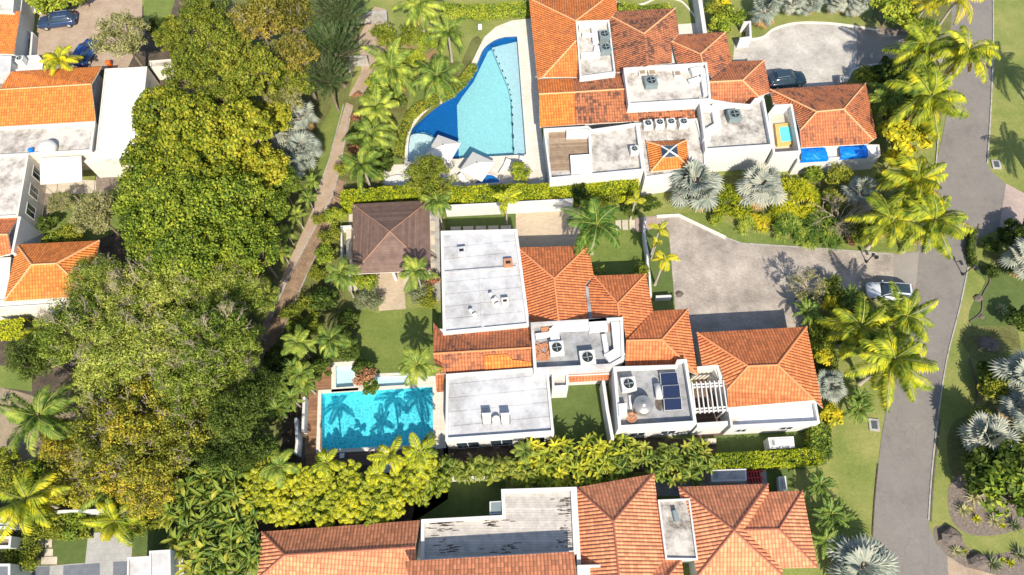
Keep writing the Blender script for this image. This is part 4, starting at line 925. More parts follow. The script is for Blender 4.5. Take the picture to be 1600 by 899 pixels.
# solar deck
for k, q in enumerate(([(1030.5,584),(1057.5,582.5),(1061,600),(1033,601.5)], [(1034,603.8),(1061.7,602),(1064.2,620),(1036,621.5)], [(1036.3,624),(1064.3,622.5),(1066.5,640),(1038.5,641.5)])):
    lab = ['northern', 'middle', 'southern'][k]; q3 = [Vector((v.x, v.y, 4.35 if i < 2 else 4.1)) for i, v in enumerate(PP(q, 4.2))]
    o = thing('solar_panel', lab + ' of the three dark blue solar panels on the grey roof deck', 'solar panel', (q3[3].x, q3[3].y, 3.8), 'solar panels on the grey deck')
    c = sum(q3, Vector()) / 4; mb = MB(); mb.face([v + Vector((0,0,.0)) for v in q3]); mb.face([v - Vector((0,0,.08)) for v in reversed(q3)])
    for i in range(4): a, b = q3[i], q3[(i+1) % 4]; mb.face([a - Vector((0,0,.08)), b - Vector((0,0,.08)), b, a])
    for v in q3: mb.tube((v.x, v.y, 3.8), v - Vector((0,0,.05)), .03)
    mb.build('frame', M['metal'], o); mb = MB(); mb.face([c + (v - c) * .94 + Vector((0,0,.012)) for v in q3]); mb.build('panel', M['glassblue'], o)
tk = thing('water_heater', 'white cylindrical solar water heater tank beside the solar panels', 'water tank', (*P(1029,612,4.3).xy, 3.8)); mb = MB(); a, b = P(1027,600,4.3), P(1030.5,624,4.3); mb.tube(a, b, .3, .3, 16); mb.build('tank', M['acwhite'], tk, True)
mb = MB(); [mb.box(P(x, y, 3.9), .7, .08, 3.8, 4.15) for x, y in ((1027.5,603),(1030,621))]; mb.build('bracket', M['metal'], tk)
ac(980.5, 604, 3.8, 1.35, 'acwhite', .06, 'square white air conditioner at the north west of the solar panel roof')
wt = thing('water_tank', 'round steel water tank with a domed lid on the solar panel roof', 'water tank', (*P(1005.6,632,4.9).xy, 3.8)); c = wt.location
mb = MB(); mb.lathe(c, [(.85, 0), (.88, .1), (.88, 1.0), (.8, 1.12)], 28); mb.build('tank', M['steel'], wt, True); mb = MB(); mb.lathe((c.x, c.y, c.z + 1.12), [(.8, 0), (.6, .13), (.3, .19), (.22, .2), (.22, .3), (.1, .33)], 28); mb.build('lid', M['terracotta'] if 0 else M['steel'], wt, True)
dd = thing('equipment_cabinet', 'plain white equipment box at the south west corner of the solar panel roof', 'cabinet', (*P(973,641,4.6).xy, 3.8)); boxpart(dd, 'cabinet', [(966,631),(979,630),(980.5,650),(967.5,651)], 3.8, 4.6, 'acwhite'); boxpart(dd, 'pipe', [(982,618),(986,618),(988,638),(984,638)], 3.8, 4.1, 'duct')
pt = thing('planter', 'terracotta bowl with dry twigs between the cabinet and the round tank', 'planter', (*P(987,652,4.2).xy, 3.8)); c = pt.location; mb = MB(); mb.lathe(c, [(.3, 0), (.5, .35), (.44, .38), (.3, .3)], 16); mb.build('pot', M['terracotta'], pt)
rg = random.Random(3); mb = MB(); [twigs(mb, c + Vector((0,0,.3)), (rv(rg) + Vector((0,0,1))).normalized(), .4, .02, 2, rg) for k in range(7)]; mb.build('plant', M['twig'], pt)
op = thing('roof_opening', 'dark ragged opening in the grey deck beside the solar panels', 'roof opening', (*P(1029,632,3.82).xy, 3.8)); mb = MB(); mb.face(ccw(PP(smooth([(1024,626),(1034,624),(1036,636),(1032,642),(1025,638)], 3, True), 3.81))); mb.build('stain', M['mould'], op)
# two roof chairs and table
for k, (x, s_) in enumerate(((761,'western'),(790,'eastern'))):
    c = P(x, 657, 3.5); z = 3.4; o = thing('armchair', s_ + ' of the two white armchairs on the flat south roof', 'chair', (c.x, c.y, z), 'armchairs on the south roof')
    mb = MB(); mb.box(c, .85, .8, z + .34, z + .46); mb.build('seat', M['acwhite'], o); mb = MB(); mb.box((c.x, c.y + .42), .85, .09, z + .46, z + 1.0); mb.build('backrest', M['acwhite'], o)
    for sx in (-1, 1):
        mb = MB(); mb.tube((c.x + sx*.42, c.y - .4, z + .62), (c.x + sx*.42, c.y + .4, z + .62), .03); mb.tube((c.x + sx*.42, c.y - .4, z + .62), (c.x + sx*.36, c.y - .4, z + .4), .03); mb.build('armrest', M['black'], o)
        for sy in (-1, 1): mb = MB(); mb.tube((c.x + sx*.38, c.y + sy*.36, z), (c.x + sx*.38, c.y + sy*.36, z + .36), .03); mb.build('leg', M['black'], o)
c = P(775.5, 657, 3.5); o = thing('side_table', 'small pale table with plant between the two roof armchairs', 'table', (c.x, c.y, 3.4)); mb = MB(); mb.lathe((c.x, c.y, 3.85), [(.35, 0), (.35, .05)], 16); mb.build('tabletop', M['cream'], o)
for k in range(3): mb = MB(); a = k * 2.09; mb.tube((c.x + .25*math.cos(a), c.y + .25*math.sin(a), 3.4), (c.x + .1*math.cos(a), c.y + .1*math.sin(a), 3.86), .025); mb.build('leg', M['wood'], o)
# generator boxes south of the garage
def enclosure(q, z, label, top='paleroof'):
    c = P(*q[0]); o = thing('utility_cabinet', label, 'utility cabinet', (c.x, c.y, 0)); p = ccw(PP(q, z)); mb = MB(); mb.prism(p, 0, z); mb.build('cabinet', M['white'], o)
    i = inset(p, .16); mb = MB(); mb.prism(i, z, z + .04); mb.build('lid', M[top], o); mb = MB(); a, b = i[0], i[1]; i2 = inset(p, .3); mb.prism([i2[0], i2[0].lerp(i2[1], .12), i2[3].lerp(i2[2], .12), i2[3]], z + .04, z + .07); mb.build('grille', M['acgrey'], o)
enclosure([(1200,684),(1240,682),(1242,700),(1203,701.5)], 1.5, 'white utility box on the grass south of the garage roof')
enclosure([(1111,734.5),(1166,732.5),(1167,751),(1111.5,753)], 1.7, 'long white generator box behind the hedge of the south villa', 'concrete')
solid('stone_bench', 'small tan block on the narrow lawn south of the pergola', 'bench', [(1101,686),(1119,685),(1119.5,693),(1101,694)], 0, .5, 'stoneslab')
# ================= pavilion =================
pv = house('pavilion', 'garden pavilion with square brown shingle roof beside the brick path', 'pavilion', 612, 380)
v = dict(nw=(551,319,2.9), ne=(671,313,2.9), se=(673,422.5,2.9), sw=(551,428.5,2.9), ap=(609.3,362,4.9))
r = roof(pv, [(v['nw'],v['ne'],v['ap'],0), (v['ne'],v['se'],v['ap'],1), (v['se'],v['sw'],v['ap'],0), (v['sw'],v['nw'],v['ap'],1)], 'shingle', 'ridgebrown', mats=['shingle2'], cr=.05)
for x, y in ((556,324),(666,318),(668,417),(556,423),(612,419),(556,372)): mb = MB(); mb.box(P(x, y, 2.8), .3, .3, 0, 3.0); mb.build('post', M['white'], pv)
boxpart(pv, 'wall', [(556,326),(664,320),(664,324),(556,330)], 0, 2.85, 'cream'); G('pavilion_floor', [(545,335),(672,328),(675,450),(545,455)], 'stoneslab', .026)
gr = thing('outdoor_counter', 'white walled counter beside the west edge of the brown pavilion', 'counter', P(538, 390)); boxpart(gr, 'wall', [(532,353),(534.5,353),(535,402),(532.5,402)], 0, 1.1, 'white'); boxpart(gr, 'wall', [(534,353),(549,352),(549,355),(534,356)], 0, 1.1, 'white'); boxpart(gr, 'worktop', [(541,356),(549,356),(549,400),(541,401)], 0, .9, 'stoneslab')
# ================= north villa =================
H2 = house('north_villa', 'large villa with orange and mouldy tile roofs and white terraces beside the free form pool', 'house', 1000, 130)
e, r_ = 3.2, 4.9
a_ = dict(nw=(826,-58,e), wm=(827.6,0,e), sw=(839.5,124,e), h1=(899.4,33,r_), h2=(900,64,r_), s1=(906,122,e+.1), ne=(963,-50,e), e1=(964,14,e), e2=(953,31,e+.25), m=(831,-3,e), n2=(943,-2,e+.1), top=(887,-52,r_))
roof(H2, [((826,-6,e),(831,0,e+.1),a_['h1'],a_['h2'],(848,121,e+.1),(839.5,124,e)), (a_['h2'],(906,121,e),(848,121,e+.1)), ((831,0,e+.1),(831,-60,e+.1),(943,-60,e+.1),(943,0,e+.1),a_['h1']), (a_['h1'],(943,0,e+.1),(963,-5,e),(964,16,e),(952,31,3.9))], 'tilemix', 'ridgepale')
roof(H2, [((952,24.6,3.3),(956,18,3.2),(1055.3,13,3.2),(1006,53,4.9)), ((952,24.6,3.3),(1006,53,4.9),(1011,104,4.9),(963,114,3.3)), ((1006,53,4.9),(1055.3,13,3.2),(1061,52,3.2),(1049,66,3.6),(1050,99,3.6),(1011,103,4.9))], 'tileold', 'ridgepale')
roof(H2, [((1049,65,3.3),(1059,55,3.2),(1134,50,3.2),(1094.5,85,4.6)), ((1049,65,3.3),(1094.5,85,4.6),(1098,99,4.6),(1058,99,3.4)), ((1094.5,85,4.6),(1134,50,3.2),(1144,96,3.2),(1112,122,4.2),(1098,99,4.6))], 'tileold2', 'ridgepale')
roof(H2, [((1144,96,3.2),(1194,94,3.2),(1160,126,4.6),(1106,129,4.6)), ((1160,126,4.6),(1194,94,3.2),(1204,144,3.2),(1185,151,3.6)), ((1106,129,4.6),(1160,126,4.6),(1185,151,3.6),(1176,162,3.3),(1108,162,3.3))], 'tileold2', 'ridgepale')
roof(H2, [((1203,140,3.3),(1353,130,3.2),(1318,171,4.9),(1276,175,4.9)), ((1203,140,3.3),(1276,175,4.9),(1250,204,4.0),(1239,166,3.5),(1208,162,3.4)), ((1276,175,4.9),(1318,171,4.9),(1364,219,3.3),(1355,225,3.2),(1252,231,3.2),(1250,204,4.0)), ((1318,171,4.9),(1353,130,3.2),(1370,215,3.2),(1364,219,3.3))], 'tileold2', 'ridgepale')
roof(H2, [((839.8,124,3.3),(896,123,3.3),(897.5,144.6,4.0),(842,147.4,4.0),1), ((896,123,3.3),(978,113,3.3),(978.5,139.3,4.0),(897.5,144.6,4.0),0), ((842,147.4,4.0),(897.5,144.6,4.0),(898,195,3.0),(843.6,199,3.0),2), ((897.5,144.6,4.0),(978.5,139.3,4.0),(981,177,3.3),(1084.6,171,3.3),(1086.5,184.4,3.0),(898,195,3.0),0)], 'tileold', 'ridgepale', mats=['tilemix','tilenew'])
for q in ([(829,-50),(960,-50),(960,20),(952,100),(905,120),(842,122)], [(955,20),(1053,16),(1059,54),(1130,54),(1141,97),(1190,98),(1202,150),(1108,160),(965,110)], [(1207,143),(1350,134),(1366,212),(1254,227)], [(843,127),(976,118),(984,160),(1084,172),(1084,180),(898,190),(846,195)]): walls(H2, q, 2.95, .4)
flatroof(H2, [(899.4,34),(952,31),(962,113.4),(906,121)], 4.3, .55, .2, 'stainroof', 'white')
flatroof(H2, [(974,106),(1104.5,97.4),(1109,130),(1111,156),(982,164)], 4.7, .65, .25, 'stainroof', 'white')
pm = flatroof(H2, [(1092,152),(1140,160),(1172,163),(1180,153),(1194,153),(1208,228),(1102,235),(1100,215)], 4.3, .6, .25, 'oldroof', 'white')
flatroof(H2, [(849,201),(919,197),(925,202),(996,191.7),(1006,266),(859,280)], 3.9, .5, .22, 'oldroof', 'white')
boxpart(H2, 'terrace_floor', [(857,206),(918,202.5),(921,240),(922,262),(891,266),(861,267)], 3.3, 3.44, 'browndeck'); boxpart(H2, 'terrace_wall', [(919,203),(923,203),(926,268),(922,268)], 3.3, 3.9, 'white')
boxpart(H2, 'stair_block', [(891,243),(922,241),(925,268),(893,270)], 3.3, 4.1, 'brightroof'); boxpart(H2, 'stair_block', [(885,203),(919,201),(919,213),(885,214)], 3.3, 3.9, 'white')
flatroof(H2, [(996,192),(1089,185),(1102,235),(1103,260),(1083,268),(1008,278)], 3.5, .2, .2, 'stainroof', 'white')
flatroof(H2, [(1200,178),(1211,164),(1238,162),(1252,238),(1208,241)], 3.6, 1.4, .25, 'stoneslab', 'white')
sp = thing('plunge_pool', 'small blue plunge pool in a yellow wood surround on the white roof terrace', 'pool', (*P(1228,210,2.4).xy, 2.2))
boxpart(sp, 'surround', [(1211,194),(1234,192),(1240,224),(1215,227)], 2.2, 2.6, 'yellowwood'); boxpart(sp, 'basin', [(1218,199),(1233.5,198),(1237.5,220),(1221,221.5)], 2.58, 2.62, 'poolfloor')
pb = flatroof(H2, [(1246,232),(1350,226),(1374,226),(1376,243),(1246,252)], 2.6, .3, .2, 'brightroof', 'white')
for k, q in enumerate(([(1253,232),(1290,231),(1295,248.5),(1252,251)], [(1312,229.5),(1354,226.5),(1357,243.5),(1314,246.5)])):
    rg = random.Random(k); W = PP(q, 2.8); mb = MB(); n = 10
    g = [[W[0].lerp(W[1], u/n).lerp(W[3].lerp(W[2], u/n), v_/6) + Vector((0, 0, rg.uniform(-.05, .05) + .22*math.sin(math.pi*u/n)*math.sin(math.pi*v_/6))) for v_ in range(7)] for u in range(n+1)]
    for u in range(n):
        for v_ in range(6): mb.face([g[u][v_], g[u][v_+1], g[u+1][v_+1], g[u+1][v_]])
    for u in range(n): 
        a, b = g[u][6], g[u+1][6]; mb.face([a, (a.x, a.y, 2.35), (b.x, b.y, 2.35), b])
    o = mb.build('tarpaulin', M['tarp']); tag(o, ['crumpled bright blue tarpaulin beside the plunge pool terrace', 'crumpled bright blue tarpaulin nearest the golden shrub and palms'][k], 'tarpaulin')
flatroof(H2, [(1008,277),(1040,275),(1041,278.5),(1008,281)], 2.9, .1, .12, 'concrete', 'white')
roof(H2, [((1010,221.6,3.6),(1073,219,3.6),(1057.4,226.5,4.2),(1032,228,4.2)), ((1073,219,3.6),(1076.5,262,3.6),(1060,245,4.2),(1057.4,226.5,4.2)), ((1076.5,262,3.6),(1016.7,268.7,3.6),(1034.8,247,4.2),(1060,245,4.2)), ((1016.7,268.7,3.6),(1010,221.6,3.6),(1032,228,4.2),(1034.8,247,4.2))], 'tilenew', 'ridgepale')
sk = roof(H2, [((1033,228.5,4.25),(1057,227,4.25),(1046,236,4.6)), ((1057,227,4.25),(1059.5,244.5,4.25),(1046,236,4.6)), ((1059.5,244.5,4.25),(1035.5,246.5,4.25),(1046,236,4.6)), ((1035.5,246.5,4.25),(1033,228.5,4.25),(1046,236,4.6))], 'glass', 'acwhite', name='skylight')
for x, y, z, s_, lb_ in ((943.8,61.4,3.75,1.25,'grey air conditioner nearest the north end of the narrow stained deck'), (945.7,82,3.75,1.25,'grey air conditioner southern of the pair on the narrow stained deck'), (1015.7,134,4.05,1.4,'grey air conditioner alone on the deck north of the long mouldy tile roof'), (1145,186,3.7,1.4,'grey air conditioner on the mouldy white deck west of the plunge pool')): ac(x, y, z, s_, 'acgrey', .05, lb_)
for k, (x, y) in enumerate(((1011,200),(1029,198.5),(1046.6,197.5),(1066,197.5))): ac(x, y, 3.3, 1.0, 'acwhite', .05, ['westernmost', 'second from west', 'third from west', 'easternmost'][k] + ' of the four white air conditioners in a row beside the skylight roof', 'row of white air conditioners')
ac(990, 240, 3.4, .9, 'acwhite', .05, 'single pale air conditioner on the mouldy terrace west of the skylight roof')
du = thing('air_duct', 'white wrapped duct running down the east side of the deck above the long tile roof', 'duct', (*P(1095,140,4).xy, 4.05)); pipe(du, [(1093,112),(1098,118),(1103,150)], 4.05, .8, .5); pipe(du, [(1078,130),(1090,126),(1096,128)], 4.05, .5, .4); pipe(du, [(1083,116),(1092,114)], 4.05, .9, .6, name='plenum')
du = thing('air_duct', 'white duct bending across the west edge of the mouldy white deck', 'duct', (*P(1118,190,4).xy, 3.7)); pipe(du, [(1098,172),(1116,175),(1120,200),(1106,208),(1103,222)], 3.7, .8, .5); pipe(du, [(1116,170),(1140,168)], 3.7, .7, .4)
du = thing('air_duct', 'white boxy ducts west of the pair of grey air conditioners', 'duct', (*P(920,70,4).xy, 3.75)); pipe(du, [(928,50),(930,68)], 3.75, .7, .5); pipe(du, [(912,58),(922,58)], 3.75, .5, .4); pipe(du, [(912,90),(932,88),(934,78)], 3.75, .9, .35); pipe(du, [(908,44),(920,43)], 3.75, .8, .4)
for x, y, z in ((1018,116,4.05),(1003,116,4.05),(1058,118,4.05)): c = P(x, y, z); mb = MB(); mb.box(c, .9, .75, z, z + .35, .05); v_ = mb.build('roof_curb', M['stainroof'], H2); mb = MB(); mb.box(c, .6, .5, z + .35, z + .37, .05); mb.build('opening', M['browndeck'], v_)
for j in range(4): window(H2, P(849,201,3.9), P(859,280,3.9), .2, 2.4, .08 + .24*j, .26 + .24*j)
window(H2, P(1008,281,2.9), P(1041,278,2.9), .3, 2.2, .2, .8, 'door', 'wood')
wallline([(1091,-20),(1102,54)], .5, 2.4, 'tall pale garden wall running north from the terrace of the north villa')
wallline([(1162,35),(1172,34),(1173,58),(1157,60)], .25, 1.6, 'small white gate wall at the west end of the north driveway')
solid('pedestal', 'square dark topped pillar at the south edge of the north driveway', 'pillar', [(1312,119),(1326,118.5),(1325,127),(1313,128)], 0, 1.2, 'concrete')
# ================= west villas =================
H3 = house('west_villa', 'west villa with orange gable roof, bright white flat roof and awning at the left edge', 'house', 80, 200)
roof(H3, [((0,139,3.4),(17.5,112,3.4),(159,104,3.4),(142.5,132,4.6),(-40,143,4.6),(-40,139,3.4)), ((-40,143,4.6),(142.5,132,4.6),(149.5,189,3.4),(4.7,197.5,3.4),(-40,199,3.4))], 'tilenew', 'ridgepale')
walls(H3, [(-40,135),(20,115),(155,108),(147,186),(-40,196)], 3.3, .3, 'stainroof')
p3 = flatroof(H3, [(-40,197),(5,198),(149,190),(143,236),(35,242),(-40,246)], 3.5, .35, .25, 'stainroof', 'cream')
flatroof(H3, [(163.6,107.5),(230,104),(215,249),(131,252.5),(149.5,235)], 3.2, .12, .15, 'brightroof', 'cream')
p4 = flatroof(H3, [(-40,243),(45,240),(28,338),(-40,342)], 3.6, .2, .2, 'stainroof', 'cream')
for j in range(3): window(H3, P(28,338,3.6), P(45,240,3.6), 1.1, 2.6, .12 + .3*j, .30 + .3*j)
roof(H3, [((-40,342,3.3),(29,339.5,3.3),(12.5,366.7,4.2),(-40,367,4.2)), ((-40,367,4.2),(12.5,366.7,4.2),(18,396,3.3),(-40,412,3.3))], 'tile', 'ridgepale')
walls(H3, [(-40,345),(24,344),(14,398),(-40,408)], 3.2, .2); boxpart(H3, 'wall', [(28,338),(33,339),(21,394),(17,396)], 0, 3.9, 'white'); 
flatroof(H3, [(-40,405),(17,402),(12,470),(-40,475)], 3.1, .2, .2, 'brightroof', 'cream')
g_ = dict(nw=(26.4,382,3.2), ne=(155.5,376,3.2), se=(140,462,3.2), sw=(6,471.5,3.2), a=(50,414,4.6), b=(89,412,4.6))
roof(H3, [(g_['nw'],g_['ne'],g_['b'],g_['a']), (g_['ne'],g_['se'],g_['b']), (g_['se'],g_['sw'],g_['a'],g_['b']), (g_['sw'],g_['nw'],g_['a'])], 'tilenew', 'ridgepale')
walls(H3, [(29,386),(151,380),(138,458),(10,468)], 3.1, .3); flatroof(H3, [(-40,475),(132,464),(134,474),(-40,485)], 2.8, .25, .2, 'brightroof', 'cream')
aw = thing('awning', 'large beige canvas awning over the terrace of the west villa', 'awning', (*P(96,268).xy, 0)); q = ccw([P(62,247,3.1), P(127,244,3.1), P(128.5,284,2.7), P(63,288.6,2.7)]); mb = MB(); mb.face(q); mb.face([v_ - Vector((0,0,.05)) for v_ in reversed(q)])
for i in range(4): a, b = q[i], q[(i+1) % 4]; mb.face([a - Vector((0,0,.05)), b - Vector((0,0,.05)), b, a])
mb.build('canopy', M['canvas'], aw)
for x, y in ((65,286),(126,281)): mb = MB(); c = P(x, y, 2.7); mb.tube((c.x, c.y, 0), (c.x, c.y, 2.72), .04); mb.build('post', M['metal'], aw)
o = thing('satellite_dome', 'round white dome tank on the stained deck of the west villa', 'dome', (*P(69.4,226,4.2).xy, 3.15)); c = o.location; mb = MB(); mb.lathe(c, [(.85, 0), (.95, .15), (.95, .7)], 26); mb.build('body', M['acwhite'], o, True); mb = MB(); mb.lathe((c.x, c.y, c.z + .7), [(.95, 0), (.8, .2), (.5, .32), (.05, .38)], 26); mb.build('lid', M['acwhite'], o, True)
c = P(48,235,3.4); mb = MB(); mb.lathe((c.x, c.y, 3.15), [(.25, 0), (.28, .1), (.28, .4), (.1, .5)], 14); tag(mb.build('water_drum', M['tarp']), 'small blue drum beside the white dome tank', 'drum')
H5 = house('west_neighbour_house', 'house with narrow orange roof in the top left corner beside the blue car driveway', 'house', 10, 50)
roof(H5, [((-60,18,3.4),(32,18,3.4),(21.5,85,3.2),(-60,82,3.2))], 'tilenew', 'ridgepale', caps=False); walls(H5, [(-60,20),(29,21),(20,82),(-60,80)], 3.1, .1)
flatroof(H5, [(-60,-60),(26,-60),(22,0),(20,19),(-60,17)], 3.8, .25, .2, 'stainroof', 'cream'); boxpart(H5, 'wall', [(36,-40),(40,-40),(30,40),(26,40)], 0, 2.6, 'cream')
wallline([(30,40),(50,52),(46,100)], .25, 1.0, 'low white wall round the narrow green strip beside the top left house', closed=False)
G('green_strip', [(34,42),(48,48),(44,92),(30,92)], 'turf', .02)
ye = thing('equipment_yard', 'white walled enclosure with one fan unit north of the orange gable roof', 'enclosure', P(45,100))
flatroof(ye, [(20,88),(60,86),(68,96),(66,107),(18,111)], 2.2, .3, .2, 'paleroof', 'white'); ac(37, 99, 1.95, .9, 'acwhite', 0, 'small fan unit inside the white enclosure north of the gable roof')
flatroof(H3, [(-40,84),(18,88),(16,112),(-40,138)], 3.0, .2, .2, 'paleroof', 'white')
kb = house('garden_store', 'small white roofed store between the grey green tree and the forest', 'shed', 255, 100); flatroof(kb, [(233,95),(274,92),(280,103),(235,106)], 2.2, .15, .15, 'stainroof', 'cream')
# ================= south villa =================
H4 = house('south_villa', 'south villa with salmon tile roofs and slatted grey deck along the bottom edge', 'house', 880, 850)
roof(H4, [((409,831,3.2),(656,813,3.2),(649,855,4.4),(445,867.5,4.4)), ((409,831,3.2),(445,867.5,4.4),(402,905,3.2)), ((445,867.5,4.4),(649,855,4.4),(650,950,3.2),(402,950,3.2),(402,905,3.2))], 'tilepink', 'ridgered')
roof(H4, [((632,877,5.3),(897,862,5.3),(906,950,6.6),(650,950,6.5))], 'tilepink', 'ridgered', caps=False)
walls(H4, [(650,884),(894,868),(900,950),(655,950)], 5.2, .15)
pS = flatroof(H4, [(658,811.6),(784.6,805),(783,764.5),(896.7,761),(902,866),(657,879)], 3.7, .3, .3, 'slats', 'white')
boxpart(H4, 'skylight', [(765,784),(783,783),(783,803),(765,804)], 3.0, 3.3, 'white'); boxpart(H4, 'pane', [(767,786),(783,785),(783,801),(767,802)], 3.3, 3.33, 'acgrey')
rg = random.Random(8); mb = MB()
for k in range(160):
    t = rg.random()
    if t < .3: x, y = rg.gauss(885, 8), rg.uniform(768, 855)
    elif t < .6: x, y = rg.gauss(695, 14), rg.gauss(818, 6)
    elif t < .75: x, y = rg.gauss(775, 12), rg.gauss(816, 4)
    else: x, y = rg.gauss(rg.choice((700, 790)), 14), rg.gauss(858, 5)
    if not (664 < x < 893 and 767 < y < 868): continue
    if x < 787 and y < 811: continue
    c = P(x, y, 3.4); l_ = rg.uniform(.1, .45); mb.face([(c.x - l_, c.y - .03, 3.408), (c.x + l_, c.y - .025, 3.408), (c.x + l_*.8, c.y + .04, 3.408), (c.x - l_*.7, c.y + .05, 3.408)])
o = mb.build('mould_streak', M['mould'], H4); o['kind'] = 'stuff'
boxpart(H4, 'parapet', [(896,761),(901,761),(908,882),(902,882)], 3.2, 3.75, 'white')
d_ = dict(nw=(899.7,762,3.3), ne=(1021.7,740.4,3.2), a=(958.7,815,5.0), s=(972,950,5.0), sw=(913,950,3.3), e1=(1038.8,874,3.2), e2=(1010,910,3.9), e3=(1008,950,3.9))
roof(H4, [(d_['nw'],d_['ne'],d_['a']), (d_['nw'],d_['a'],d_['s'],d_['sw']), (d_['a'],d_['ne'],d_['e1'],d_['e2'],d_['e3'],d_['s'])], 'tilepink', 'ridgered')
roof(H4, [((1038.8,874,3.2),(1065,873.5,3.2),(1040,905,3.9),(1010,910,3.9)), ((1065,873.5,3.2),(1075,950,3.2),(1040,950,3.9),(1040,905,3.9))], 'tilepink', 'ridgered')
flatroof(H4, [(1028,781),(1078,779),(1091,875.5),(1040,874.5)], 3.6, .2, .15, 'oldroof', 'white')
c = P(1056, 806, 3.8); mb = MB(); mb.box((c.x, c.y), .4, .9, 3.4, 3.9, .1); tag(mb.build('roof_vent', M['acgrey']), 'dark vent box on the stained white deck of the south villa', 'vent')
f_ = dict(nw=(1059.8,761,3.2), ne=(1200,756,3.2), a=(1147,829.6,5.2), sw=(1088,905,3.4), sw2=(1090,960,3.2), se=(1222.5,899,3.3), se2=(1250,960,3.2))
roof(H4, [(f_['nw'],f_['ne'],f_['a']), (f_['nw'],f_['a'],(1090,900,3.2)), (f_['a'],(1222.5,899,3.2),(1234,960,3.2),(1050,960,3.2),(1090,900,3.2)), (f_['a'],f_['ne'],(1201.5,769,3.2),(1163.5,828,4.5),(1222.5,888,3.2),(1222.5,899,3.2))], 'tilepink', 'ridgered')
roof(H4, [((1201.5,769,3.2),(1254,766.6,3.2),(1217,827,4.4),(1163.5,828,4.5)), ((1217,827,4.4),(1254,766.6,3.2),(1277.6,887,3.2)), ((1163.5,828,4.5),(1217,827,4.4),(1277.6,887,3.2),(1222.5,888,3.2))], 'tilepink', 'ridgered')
walls(H4, [(412,835),(655,815),(657,870),(652,950),(406,950)], 3.0, .35); walls(H4, [(903,766),(1019,745),(1036,874),(1036,950),(916,950)], 3.0, .35); walls(H4, [(1064,765),(1197,760),(1200,772),(1251,770),(1273,884),(1220,886),(1226,950),(1092,950)], 3.0, .35)
flatroof(H4, [(902,883),(966,882),(972,960),(904,960)], 4.2, .5, .22, 'stainroof', 'white')
H6 = house('south_west_house', 'white flat roofed house in the bottom left corner beside the grey tiled terrace', 'house', 240, 890)
flatroof(H6, [(199,871),(234,869),(234,960),(197,960)], 3.4, .15, .15, 'paleroof', 'white'); flatroof(H6, [(233,861),(266,859),(268,960),(234,960)], 4.1, .12, .15, 'paleroof', 'white'); flatroof(H6, [(266,866),(286,868),(290,960),(268,960)], 2.8, .12, .15, 'stainroof', 'white')
H7 = house('south_west_annex', 'pale annex with dark roof strips at the left edge beside the stepping stones', 'house', 8, 850)
flatroof(H7, [(-60,800),(18,805),(20,826),(-60,826)], 2.9, .15, .2, 'paleroof', 'white'); flatroof(H7, [(-60,838),(18,838),(16,856),(-60,856)], 2.9, .25, .2, 'browndeck', 'white'); flatroof(H7, [(-60,881),(16,881),(16,960),(-60,960)], 2.9, .25, .2, 'bluetile', 'white')
# ================= walls and fences =================
wallline([(41,804),(100,799),(141,798),(200,795)], .22, 2., 'long pale garden wall among shrubs north of the grey terrace')
wallline([(8,827),(50,823),(100,818)], .2, 1.2, 'short pale garden wall south of the golden palm at lower left')
wallline([(697,322),(800,317),(894,311.5)], .25, 2.1, 'white boundary wall behind the courtyard lawn and paving')
wallline([(1008,340),(1007,360),(1009,380),(1012,395),(1012,410),(1015,430),(1017,462)], .22, 1.2, 'wavy low white wall beside the driveway palms')
wallline([(462,655),(464,690),(462,708)], .25, 1.4, 'short pale blue screen wall west of the wooden pool deck')
wallline([(475,622),(473,672)], .25, 1.2, 'low white wall along the west edge of the wooden pool deck')
wallline([(700,747),(782,744)], .2, 1.6, 'white wall between the palms and the dark south lawn')
wallline([(943,597),(949,640),(957,684)], .3, 2.6, 'white court wall beside the green turf court and solar panel roof')
wallline([(1027,464),(1047,463)], .3, .8, 'short white kerb wall at the foot of the driveway palms')
wallline([(545,106),(548,88),(572,88)], .2, 1.6, 'grey gate wall across the upper sand walk', mat='concrete')
wallline([(556,20),(602,18),(603,30)], .3, 1.8, 'pale wall at the top of the sand walk', mat='concrete')
o = thing('footpath_gate', 'small timber gate frame across the brick path beside the hedge', 'gate', P(530,308)); 
for x, y in ((520,305),(544,318)): mb = MB(); c = P(x, y, 1); mb.box(c, .12, .12, 0, 1.3); mb.build('post', M['concrete'], o)
mb = MB(); a, b = P(520,305,1.1), P(544,318,1.1)
for z in (.3, .7, 1.1): mb.tube((a.x, a.y, z), (b.x, b.y, z), .04)
for k in range(9): c = a.lerp(b, k/8); mb.tube((c.x, c.y, .15), (c.x, c.y, 1.2), .025)
mb.build('rail', M['wood'], o)
fe = thing('garden_fence', 'weathered low picket fence in the bed north west of the free form pool', 'fence', P(650,75)); W = PP([(628,64),(655,78),(667,86),(680,76)], .9); rl = MB(); pk = MB()
for i in range(3):
    a, b = W[i], W[i+1]; [rl.tube((a.x, a.y, z), (b.x, b.y, z), .035) for z in (.3, .8)]
    for k in range(12): c = a.lerp(b, k/12); pk.tube((c.x, c.y, 0), (c.x, c.y, 1.), .045, n=4)
rl.build('rail', M['wood'], fe); pk.build('picket', M['wood'], fe)
def panelscreen(pts, h, label):
    W = PP(pts, h); o = thing('trellis', label, 'trellis', (W[0].x, W[0].y, 0)); mb = MB(); a, b = W[0], W[-1]
    for k in range(10): c = a.lerp(b, k/9); mb.tube((c.x, c.y, .1), (c.x, c.y, h), .03, n=4)
    for z in (.1, h/2, h): mb.tube((a.x, a.y, z), (b.x, b.y, z), .04, n=4)
    mb.build('lattice', M['acwhite'], o)
panelscreen([(950,640),(955,684)], 2.2, 'white ladder trellis on the edge of the green turf court')
